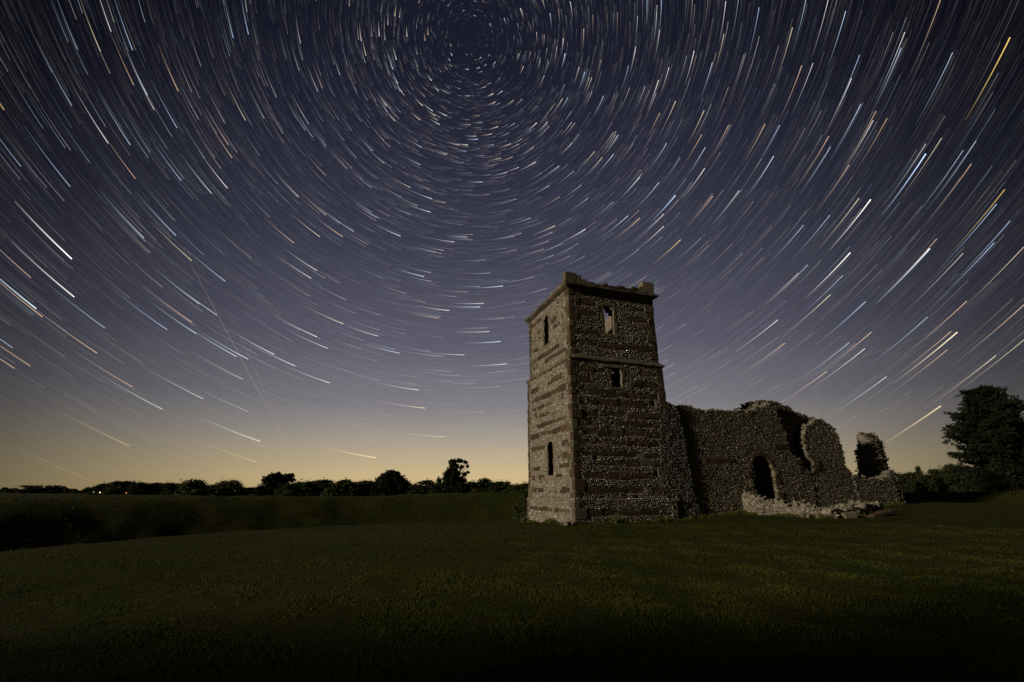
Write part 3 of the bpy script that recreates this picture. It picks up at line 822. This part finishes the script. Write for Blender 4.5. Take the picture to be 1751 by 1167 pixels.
def px_tree(px, top, Y, width_px, tmpl, th_, tw_, name, label, cat, m, group=None, sink=.15):
    """stand a tree at distance Y in the direction of the given column"""
    d = ray(px, 841); x = d[0] / d[1] * Y; g = float(ground_h(x, Y))
    dt = ray(px, top); z = EYE + dt[2] / dt[1] * Y; h = (max(z - g, .8) + sink) * 1.04
    wm = 1.22 * width_px / FPX * Y / 1.03
    return plant_tree(tmpl, name, label, cat, x, Y, wm / tw_, h / (th_ * .97), random.uniform(0, 6.28), m, group, sink)
# far belt on the left, beyond the lamps
B1 = [(168, 829, 18), (182, 826, 22), (199, 823.5, 26), (216, 824, 24), (233, 824, 24), (249, 825, 22), (263, 824, 24), (279, 826, 22), (293, 826, 22), (307, 828, 20), (357, 828, 28), (372, 827, 22), (425, 833, 22), (440, 831, 18)]
for px, top, w in B1:
    top += random.uniform(-1.5, 2.0); k = random.randrange(4); px_tree(px, top, 250 + random.uniform(-15, 15), w * 1.35, TM[k], 10, (9, 8, 10.5, 7.5)[k], 'broadleaf_tree', 'dark broadleaf tree in the far wood at left, in line with two small lights', 'tree', M['leaf'], 'trees of the far left wood')
for px, top, w, lb in ((58, 829, 34, 'low dark tree standing alone in the far hedge at left, further left one'), (87, 829, 24, 'low dark tree in the far hedge at left, nearer the lights')):
    px_tree(px, top, 380, w * 1.2, TM[0], 10, 9, 'hedgerow_tree', lb, 'tree', M['leaf'])
hv, hf = [], []
hp = []
for i in range(5200):
    px = random.uniform(-30, 172); d = ray(px, 841); Y = 430 + random.uniform(-8, 8); x = d[0] / d[1] * Y
    hp.append((x, Y, float(0) + random.random() * (3.4 + 1.2 * math.sin(px * .13) + .8 * math.sin(px * .31))))
hp = np.array(hp); hp[:, 2] += ground_h(hp[:, 0], hp[:, 1])
v, f = leaf_faces(hp, 1.1); hedge = put('distant_hedge', mesh('distant_hedge', v, f), M['leaf']); tag(hedge, 'thin dark hedge along the skyline at the left edge', 'hedge', kind='stuff')
# round bushes and the row of trees behind the bank
px_tree(330, 821, 105, 56, TB[0], 4, 5, 'round_bush', 'round olive green bush on the skyline, left one of a pair', 'bush', M['leaf_pale'])
px_tree(392, 822, 108, 50, TB[1], 4, 6, 'round_bush', 'round olive green bush on the skyline, right one of a pair', 'bush', M['leaf_pale'])
B2 = [(505, 823, 26), (522, 821, 30), (540, 820, 32), (556, 822, 26), (575, 825, 24), (590, 822, 28), (605, 824, 26), (620, 823, 28), (636, 821, 30), (698, 825, 28), (714, 826, 26), (730, 821, 30)]
for px, top, w in B2:
    top += random.uniform(-2.5, 3.5); k = random.randrange(4); px_tree(px, top, 190 + random.uniform(-12, 12), w * 1.4, TM[k], 10, (9, 8, 10.5, 7.5)[k], 'broadleaf_tree', 'dark broadleaf tree in the row between the windblown thorn and the tall tree', 'tree', M['leaf'], 'trees of the middle row')
B3 = [(812, 820, 28), (828, 817, 30), (846, 823, 24), (862, 820, 26), (880, 824, 24), (896, 822, 26), (914, 823, 24)]
for px, top, w in B3:
    top += random.uniform(-2, 3); k = random.randrange(4); px_tree(px, top, 170 + random.uniform(-12, 12), w * 1.4, TM[k], 10, (9, 8, 10.5, 7.5)[k], 'broadleaf_tree', 'dark broadleaf tree between the tall tree and the church tower', 'tree', M['leaf'], 'trees beside the tower')
px_tree(562, 835, 95, 30, TB[0], 4, 5, 'hawthorn_bush', 'small paler green bush before the middle row of trees', 'bush', M['leaf_pale'])
px_tree(492, 828, 96, 34, TB[1], 4, 6, 'hawthorn_bush', 'low leafy bush under the windblown thorn', 'bush', M['leaf'])
px_tree(742, 838, 92, 22, TB[1], 4, 6, 'hawthorn_bush', 'low leafy bush under the left side of the tall tree', 'bush', M['leaf'])
px_tree(815, 836, 88, 34, TB[0], 4, 5, 'hawthorn_bush', 'low leafy bush just right of the tall tree', 'bush', M['leaf'])
px_tree(868, 838, 62, 30, TB[1], 4, 6, 'bramble_bush', 'bramble bush on the bank left of the tower, further left one', 'bush', M['leaf'])
px_tree(842, 843, 58, 26, TB[0], 4, 5, 'bramble_bush', 'lowest bramble bush on the bank right of the tall tree', 'bush', M['leaf'])
px_tree(884, 834, 56, 30, TB[0], 4, 5, 'bramble_bush', 'tallest bramble bush on the bank left of the tower', 'bush', M['leaf'])
px_tree(901, 838, 46, 40, TB[0], 4, 5, 'bramble_bush', 'bramble bush on the bank touching the tower edge', 'bush', M['leaf'])
B4 = [(1532, 810, 22), (1548, 808, 22), (1562, 807, 24), (1578, 806, 20), (1592, 807, 24), (1608, 805, 22), (1622, 799, 26), (1640, 797, 30), (1660, 800, 30), (1690, 803, 30), (1718, 803, 30), (1745, 803, 30)]
for px, top, w in B4:
    top += random.uniform(-3, 5); k = random.randrange(4); px_tree(px, top, 150 + random.uniform(-8, 8), w * 1.6, TM[k], 10, (9, 8, 10.5, 7.5)[k], 'broadleaf_tree', 'dark broadleaf tree in the wood between the ruin and the large yew', 'tree', M['leaf_dark'], 'trees of the right wood')
px_tree(1579, 796, 146, 12, TM[3], 10, 7.5, 'slender_tree', 'thin small tree rising a little above the right wood', 'tree', M['leaf_dark'])

def special(name, label, px, Y, clumps, n, leaf, m, trunk_pts, trunk_r, limbs=(), sink=.2, stretch=1.8, cat='tree'):
    """clumps in picture pixels (x, y, half width, half height) and a depth offset in metres"""
    d = ray(px, 841); bx_ = d[0] / d[1] * Y; g = float(ground_h(bx_, Y))
    e = empty(name, (bx_, Y, g - sink)); cl = []
    for (cx, cy, hw, hh, dep) in clumps:
        dd = ray(cx, cy); x = dd[0] / dd[1] * Y - bx_; z = EYE + dd[2] / dd[1] * Y - g + sink
        sc_ = Y / FPX / dd[1] * 1.0
        cl.append((x, dep, z, hw * sc_, hh * sc_))
    P = crown_points(cl, n); v, f = leaf_faces(P, leaf, .0, stretch)
    put('crown', mesh('crown', v, f), m, e).matrix_parent_inverse = Matrix.Identity(4)
    parts = [tube(trunk_pts, trunk_r)]
    for c in cl:
        z0 = max(.4, c[2] * random.uniform(.35, .6))
        parts.append(tube([(0, 0, z0), (c[0] * .5, c[1] * .5, (z0 + c[2]) * .5 + .1), (c[0], c[1], c[2])], [trunk_r[0] * .35, trunk_r[0] * .22, trunk_r[0] * .06], 5))
    tv, tf = merge(parts); put('trunk', mesh('trunk', tv, tf, True), M['bark'], e).matrix_parent_inverse = Matrix.Identity(4)
    tag(e, label, cat); return e
special('windblown_thorn', 'dark windblown tree leaning right with a flat ragged top', 472, 100,
        [(452, 838, 13, 9, 0), (468, 834, 15, 12, .5), (462, 822, 11, 8, -.4), (470, 815, 9, 5, 0), (480, 821, 11, 8, .3), (490, 817, 8, 5, 0), (497, 813, 6, 3, 0), (499, 821, 5, 4, .2), (484, 833, 12, 10, 0), (474, 811, 5, 3, .3), (446, 843, 10, 6, 0)], 9000, .26, M['needle'],
        [(0, 0, 0), (.2, 0, 1.4), (.5, 0, 3)], [.34, .25, .1])
special('round_yew', 'broad dark rounded yew with spiky outline on the skyline', 665, 92,
        [(665, 835, 24, 13, 0), (650, 836, 15, 12, .6), (684, 835, 16, 12, -.5), (668, 820, 17, 11, 0), (652, 824, 11, 9, .4), (682, 824, 12, 10, .2), (670, 811, 10, 6, 0), (679, 812, 5, 6, .2), (690, 829, 9, 9, 0), (642, 842, 8, 7, 0), (658, 816, 8, 5, 0)], 12000, .22, M['needle'],
        [(0, 0, 0), (0, 0, 1.5), (.1, 0, 3.4)], [.45, .3, .1], stretch=2.6)
special('tall_ragged_tree', 'tallest dark tree on the middle skyline with a hooked ragged crown', 776, 92,
        [(776, 839, 22, 9, 0), (760, 835, 11, 10, .5), (790, 835, 13, 10, -.3), (770, 823, 15, 11, 0), (750, 825, 5, 9, .2), (787, 823, 11, 8, .4), (772, 808, 11, 8, 0), (776, 797, 9, 6, 0), (774, 790, 7, 4, .2), (786, 788, 7, 3, 0), (796, 791, 4, 3, 0), (799, 798, 3, 3, 0), (789, 799, 4, 4, .3), (800, 808, 3, 2, 0), (794, 812, 4, 4, .2), (763, 814, 6, 6, 0), (746, 839, 9, 7, 0), (800, 839, 8, 7, 0), (783, 811, 6, 6, 0)], 9000, .22, M['needle'],
        [(0, 0, 0), (0, 0, 2.5), (.3, 0, 6)], [.5, .35, .1], stretch=2.2)
# unseen trees added behind the viewpoint to darken the near lawn with their shade
md = np.array([to_moon.x, to_moon.y]); md /= np.linalg.norm(md); mp = np.array([md[1], -md[0]])
if mp[1] < 0: mp = -mp
SH = broad_template(77, 14, 9, 1000, .34, .0, False)
for q, along, hs in ((5.6, 34, .86), (4.0, 30, .86), (2.2, 27, 1.0), (.2, 26, 1.08), (-2.0, 30, 1.25), (-4.5, 25, 1.2), (-8, 30, 1.25), (-11.0, 25, 1.2), (-15, 30, 1.25)):
    p = mp * q + md * along
    plant_tree(SH, 'broadleaf_tree', 'unseen broadleaf tree added behind the viewpoint to shade the near lawn', 'tree', p[0], p[1], 1.0, hs, q, M['leaf'], 'added shade trees behind the viewpoint')

# the great yew at the right: tiers of drooping boughs
def great_yew():
    Y = 45.0; d = ray(1742, 841); bx_ = d[0] / d[1] * Y; g = float(ground_h(bx_, Y)); e = empty('great_yew', (bx_, Y, g - .3))
    H = EYE + ray(1702, 657)[2] / ray(1702, 657)[1] * Y - g + .3
    r = random.Random(31); parts = [tube([(0, 0, 0), (.1, .1, H * .3), (-.2, 0, H * .6), (-.45, 0, H * .92)], [.7, .5, .3, .06], 9)]
    PV, PF, nn = [], [], 0
    def spray(p, dr, L, n):
        nonlocal nn
        t = rng.random(n) ** .8; side = np.cross(dr, (0, 0, 1)); side /= np.linalg.norm(side) + 1e-9
        wdt = (1 - t) * .32 * L + .12
        P = p + dr * (t * L)[:, None] + side * (rng.uniform(-1, 1, n) * wdt)[:, None] + np.array([0, 0, 1]) * (rng.normal(0, .07, n) - .10 * t * L * t)[:, None]
        a = dr + rng.normal(0, .55, (n, 3)); a /= np.linalg.norm(a, axis=1)[:, None]
        b = np.cross(a, rng.normal(size=(n, 3))); b /= np.linalg.norm(b, axis=1)[:, None]
        s = rng.uniform(.06, .13, (n, 1))
        v = np.stack([P - a * s * 1.6, P + b * s * .5, P + a * s * 1.6, P - b * s * .5], 1).reshape(-1, 3)
        PV.append(v); PF.append(np.arange(4 * n).reshape(-1, 4) + nn); nn += 4 * n
    nb = 190
    HZ = [0, .8, 2.4, 3.2, 4.0, 5.9, 7.6, 9.2, 10.2]; HW = [2.2, 2.6, 3.2, 2.4, 3.9, 3.1, 2.3, 1.2, .2]
    for i in range(nb):
        t = .03 + .95 * (i / nb); z0 = H * t * .97
        wid = np.interp(z0 * 10.2 / H, HZ, HW) * r.choice((.55, .75, .9, 1.0, 1.12))
        a = i * 2.399 + r.uniform(-.4, .4); L = max(.5, wid)
        p0 = np.array([-.45 * t, 0, max(.3, z0 - .12 * L)]); up = r.uniform(.0, .26)
        end = p0 + np.array([L * math.cos(a), L * math.sin(a), L * up]); mid = (p0 + end) / 2 + np.array([0, 0, -.08 * L])
        parts.append(tube([tuple(p0), tuple(mid), tuple(end)], [.12 * (1 - t) + .03, .06, .015], 5))
        m_ = int(7 + L * 3.4)
        for q in range(m_):
            f_ = .15 + .85 * (q + r.random()) / m_; c = p0 * (1 - f_) ** 2 + 2 * mid * f_ * (1 - f_) + end * f_ ** 2
            aa_ = a + r.uniform(-1.0, 1.0); dr = np.array([math.cos(aa_), math.sin(aa_), r.uniform(-.2, .75)]); dr /= np.linalg.norm(dr)
            spray(c, dr, r.uniform(.5, 1.35) * (.6 + .4 * min(1, L / 4)), 30)
    # the dense heart of the crown
    cl = []
    for i in range(60):
        zz = r.uniform(.3, 9.0); w_ = np.interp(zz, HZ, HW) * .5; a = r.uniform(0, 6.28); q = w_ * r.random() ** .5
        cl.append((q * math.cos(a) - .2, q * math.sin(a), zz * H / 10.2, .9, .6))
    v, f = leaf_faces(crown_points(cl, 26000), .2, 0, 2.0); PV.append(v); PF.append(f + nn)
    put('crown', mesh('crown', np.concatenate(PV), np.concatenate(PF)), M['needle'], e).matrix_parent_inverse = Matrix.Identity(4)
    tv, tf = merge(parts); put('trunk', mesh('trunk', tv, tf, True), M['bark'], e).matrix_parent_inverse = Matrix.Identity(4)
    tag(e, 'great black yew with tiered feathery boughs at the right edge', 'tree')
great_yew()

# distant lamps below the wood
for px, py, c, s_, lb in ((160, 841.5, (.6, 1.0, .2), .5, 'tiny greenish lamp at the foot of the far wood, leftmost light'), (171, 842.5, (1.0, .72, .42), 2.0, 'tiny bright warm white lamp at the foot of the far wood'), (216, 843.5, (1.0, .36, .10), .9, 'tiny orange lamp at the foot of the far wood, rightmost light')):
    Y = 205; d = ray(px, py); x = d[0] / d[1] * Y; z = EYE + d[2] / d[1] * Y; g = float(ground_h(x, Y))
    z = max(z, g + .7)
    e = empty('distant_lamp', (x, Y, g)); tag(e, lb, 'lamp')
    tv, tf = tube([(0, 0, -.1), (0, 0, z - g - .2)], [.05, .04]); put('post', mesh('post', tv, tf), M['metal'], e).matrix_parent_inverse = Matrix.Identity(4)
    tv, tf = tube([(0, 0, z - g - .22), (0, 0, z - g - .12), (0, 0, z - g + .16), (0, 0, z - g + .24)], [.09, .18, .20, .05], 8)
    tf.append(list(range(7, -1, -1))); tf.append(list(range(24, 32)))
    put('lamp_head', mesh('lamp_head', tv, tf), mk_emit('lamp_glow', c, s_), e).matrix_parent_inverse = Matrix.Identity(4)

# ------------------------------------------------------------------ the turning stars, round the celestial pole
pole = ray(803, 65); pole = pole / np.linalg.norm(pole)
q1 = np.cross(pole, (0, 0, 1.0)); q1 /= np.linalg.norm(q1); q2 = np.cross(pole, q1)
SR = 5200.0; ARC = R(8.0)
def pcoord(d):
    d = d / np.linalg.norm(d, axis=-1, keepdims=True)
    return np.arccos(np.clip(d @ pole, -1, 1)), np.arctan2(d @ q2, d @ q1)
def pdir(dl, ha):
    return np.cos(dl)[..., None] * pole + np.sin(dl)[..., None] * (np.cos(ha)[..., None] * q1 + np.sin(ha)[..., None] * q2)
TINT = {'w': (1, .97, .93), 'b': (.56, .73, 1.0), 'c': (.78, .91, 1.0), 'o': (1.0, .66, .42), 'y': (1.0, .84, .56), 'g': (1.0, .70, .18)}
def trail_data(dl, ha, bright, colr, width, seg=9):
    """head at hour angle ha, brightest there, fading back along ARC"""
    n = len(dl); t = np.linspace(0, 1, seg + 1)[None]
    h = ha[:, None] + ARC * (1 - t)
    D = pdir(np.repeat(dl[:, None], seg + 1, 1), h)
    T = pdir(np.repeat(dl[:, None], seg + 1, 1), h + 1e-4) - D; T /= np.linalg.norm(T, axis=-1, keepdims=True)
    N = np.cross(D, T)
    taper = (.75 + .25 * t)[..., None]
    A = (D + N * width[:, None, None] * .5 * taper) * SR; B = (D - N * width[:, None, None] * .5 * taper) * SR
    V = np.stack([A, B], 2)                                     # n, seg+1, 2, 3
    el = np.clip(D[..., 2], .0, 1)
    ext = np.exp(-.13 / (el + .03)) / math.exp(-.13 / .6); ext = np.clip(ext, 0, 1.1)
    warm = np.clip(1 - el / .22, 0, 1)[..., None]
    c = colr[:, None, :] * (1 - warm) + colr[:, None, :] * np.array([1.0, .80, .50]) * warm
    I = (bright[:, None] * (.06 + .94 * t ** 1.35) * ext)[..., None] * c
    I[el < .004] = 0
    Cc = np.repeat(I[:, :, None], 2, 2)
    idx = np.arange(n * (seg + 1) * 2).reshape(n, seg + 1, 2)
    F = np.stack([idx[:, :-1, 0], idx[:, 1:, 0], idx[:, 1:, 1], idx[:, :-1, 1]], -1).reshape(-1, 4)
    return V.reshape(-1, 3), F, Cc.reshape(-1, 3)
sky = empty('sky', (0, 0, 0)); tag(sky, kind='structure')
KNOWN = """190 54 .8 w,227 86 .8 b,399 65 .8 b,425 59 .8 b,252 163 .8 c,229 146 .6 o,305 156 .8 o,264 188 .6 w,303 219 .7 b,223 248 .8 b,185 245 .95 w,389 322 1 w,362 331 .8 c,120 319 .7 b,310 309 .7 b,232 306 .6 o,301 403 .8 b,246 407 .7 c,420 206 .7 y,391 248 .6 o,397 270 .7 o,7 188 .7 g,123 181 .55 b,172 88 .6 y,133 85 .5 b,36 285 .5 b,
123 443 1.9 w,127 508 1.25 w,62 528 1.2 c,73 542 1 o,166 604 .9 o,227 662 .8 o,278 700 1.1 c,347 682 .9 w,222 763 .9 y,155 822 .9 y,425 704 .5 c,445 755 1.2 c,438 790 1.1 o,25 630 .8 o,52 626 .8 o,22 595 .7 b,328 551 .8 o,286 564 .8 b,405 610 1 c,424 614 1 c,336 571 .8 c,371 539 .8 c,341 520 .7 c,385 481 .7 c,328 446 .8 y,179 561 .7 b,416 649 .6 w,53 475 .6 o,
542 576 .9 w,561 596 .8 w,469 606 1 w,505 626 .9 w,564 655 .9 w,716 667 1 c,587 554 1 y,542 463 .9 w,532 476 .8 w,586 405 .8 o,605 396 .8 b,558 368 .7 o,547 405 .8 y,685 404 1 c,725 473 1.1 b,739 340 1 b,736 363 .9 c,702 321 .7 y,768 531 1 w,821 525 1 c,827 519 .8 w,856 584 1 c,867 622 1 c,837 567 .8 w,825 311 .9 b,860 489 1 c,750 544 .7 o,794 607 .8 w,727 698 1 y,777 414 .7 w,798 405 .7 b,503 416 .7 o,511 337 .6 w,647 575 .8 w,683 604 .8 c,643 783 1.5 y,760 747 .8 y,
1106 -10 .9 b,1131 -5 .9 b,975 3 .8 w,1187 87 1 w,1218 107 .9 b,1087 80 .8 w,1128 51 .7 w,1000 123 1 b,1126 137 .9 w,1144 115 .7 w,1155 173 .9 y,1032 164 .8 b,1238 58 .7 y,1241 2 .8 w,1298 13 .7 b,1128 193 .6 o,1204 189 .8 y,1246 214 .7 o,1308 212 .8 o,1333 214 .8 b,1323 267 1 c,1206 252 .9 b,1205 288 1 w,1200 230 .7 o,1155 334 1.2 b,1264 326 .9 w,1049 264 1 b,1017 259 .7 y,1030 269 .7 y,1094 303 .8 c,1127 312 .8 c,1135 366 .9 w,1094 373 .9 o,1074 369 .8 c,1001 392 1 w,1135 387 .9 w,949 386 .9 y,1164 410 1 g,1219 335 .8 o,956 284 .8 c,918 210 1 w,916 277 1 w,1140 245 .7 c,971 167 .7 b,1057 231 .7 w,
1727 64 1.2 g,1446 19 1 b,1629 90 .8 b,1583 263 1.6 b,1456 134 1 w,1472 178 1 b,1470 94 .7 b,1541 82 .9 b,1547 55 .8 w,1355 47 .8 y,1371 112 .8 o,1390 108 .7 w,1493 206 .9 w,1417 233 .8 o,1420 251 .8 b,1469 339 1 y,1489 341 1.5 w,1610 236 .7 y,1583 246 .6 w,1669 241 .7 b,1647 257 .7 b,1661 280 .7 o,1704 349 .9 b,1718 324 .9 g,1517 202 .6 o,1452 282 .7 o,1498 190 .7 o,1608 0 .6 o,1416 0 .7 w,1378 0 .7 b,1602 408 .6 o,
1454 432 1.4 w,1590 425 1.6 c,1420 504 1 y,1480 516 1 b,1637 568 1.5 y,1653 515 .9 o,1586 542 .8 b,1490 568 .9 o,1479 596 1 w,1452 586 .7 c,1516 644 1 c,1609 694 1.5 y,1703 608 1 y,1751 521 .9 o,1751 422 .8 y,1751 581 .8 y,1700 415 .9 b,1727 378 .7 b,1626 567 .8 o,1414 635 .8 o,1647 433 .6 w,1330 547 1 w,1342 587 .8 o,1374 385 .8 b,1419 368 .7 b,1381 453 .7 b,1365 467 .7 o,1441 471 .7 b,1620 598 .7 o,
803 65 1.6 w,862 31 .9 b,727 70 .7 o,675 28 .8 y,838 40 .5 c,801 119 1 w,847 106 .9 c,823 98 .8 w,740 190 .9 c,764 198 .8 w,752 213 .9 c,800 248 .9 w"""
kd, kb, kc = [], [], []
for it in KNOWN.replace('\n', '').split(','):
    x, y, b, c = it.split(); kd.append(ray(float(x), float(y))); kb.append(float(b)); kc.append(TINT[c])
kdl, kha = pcoord(np.array(kd)); kb = np.array(kb); kc = np.array(kc)
BR = 1.0
kD = np.array(kd); kw = np.where(kb > 1.15, .0022, .0014) * np.clip(.16 + .86 * kD[:, 1] / np.linalg.norm(kD, axis=1), .3, 1)
# fainter stars, evenly spread over the sky
NS = 90000
dz = rng.uniform(-.2, 1, NS); ph = rng.uniform(0, 2 * np.pi, NS); rr = np.sqrt(1 - dz * dz)
D = np.stack([rr * np.sin(ph), rr * np.cos(ph), dz], 1)
np_l = 450; pa, pr_ = rng.uniform(0, 6.28, np_l), rng.random(np_l) ** .5 * R(13)
D = np.concatenate([D, pdir(pr_, pa)])
keep = (D[:, 2] > .01) & (D[:, 1] > -.25)
sdl, sha = pcoord(D[keep]); n = len(sdl)
fl = .011 * (1 - rng.random(n)) ** (-1 / 1.25); fl = np.minimum(fl, .30) * np.clip(.46 / np.sin(sdl), .55, 3.0)
sat = rng.random(n)
base = np.array([TINT['w'], TINT['b'], TINT['c'], TINT['o'], TINT['y']])[rng.choice(5, n, p=[.22, .22, .18, .25, .13])]
scol = (.62 * base + .38) * rng.uniform(.92, 1.05, (n, 3))
thin = np.clip(.14 + .86 * D[keep][:, 1], .3, 1)
sw_ = np.where(fl > .2, .0013, .0011) * thin * np.clip(1.3 - .3 * np.sin(sdl) / .5, 1, 1.3)
order = np.argsort(-fl * np.minimum(1, np.sin(sdl) / .3)); take = 300 - len(kdl)
big = order[:max(0, take)]; rest = order[max(0, take):]
def trail_obj(dl, ha, b, c, w, name, seg):
    v, f, cc = trail_data(dl, ha, b, c, w, seg); me = mesh(name, v, f); setcol(me, cc * BR); return put(name, me, M['star'], sky)
for i in range(len(kdl)):
    trail_obj(kdl[i:i + 1], kha[i:i + 1], kb[i:i + 1], kc[i:i + 1], kw[i:i + 1], 'star_trail', 10)
for i in big:
    trail_obj(sdl[i:i + 1], sha[i:i + 1], fl[i:i + 1], scol[i:i + 1], sw_[i:i + 1], 'star_trail', 10)
o = trail_obj(sdl[rest], sha[rest], fl[rest], scol[rest], sw_[rest], 'faint_star_trail', 6); tag(o, kind='stuff')

# two satellites crossed low in the north-west
for (xa, ya), (xb, yb), b_ in (((312, 425), (486, 752), .085), ((405, 560), (494, 772), .05), ((1310, 668), (1640, 552), .04)):
    t = np.linspace(0, 1, 25); P = np.array([ray(xa, ya) / np.linalg.norm(ray(xa, ya)) * (1 - q) + ray(xb, yb) / np.linalg.norm(ray(xb, yb)) * q for q in t]); P /= np.linalg.norm(P, axis=1)[:, None]
    T = np.gradient(P, axis=0); Nn = np.cross(P, T); Nn /= np.linalg.norm(Nn, axis=1)[:, None]
    V = np.stack([P + Nn * .0007, P - Nn * .0007], 1).reshape(-1, 3) * SR * 1.01; F = np.array([[2 * i, 2 * i + 2, 2 * i + 3, 2 * i + 1] for i in range(24)])
    me = mesh('satellite_trail', V, F); setcol(me, np.repeat(np.sin(np.pi * np.clip(t * .9 + .08, 0, 1))[:, None] * np.array([1, .82, .55]) * b_, 2, 0)); put('satellite_trail', me, M['star'], sky)
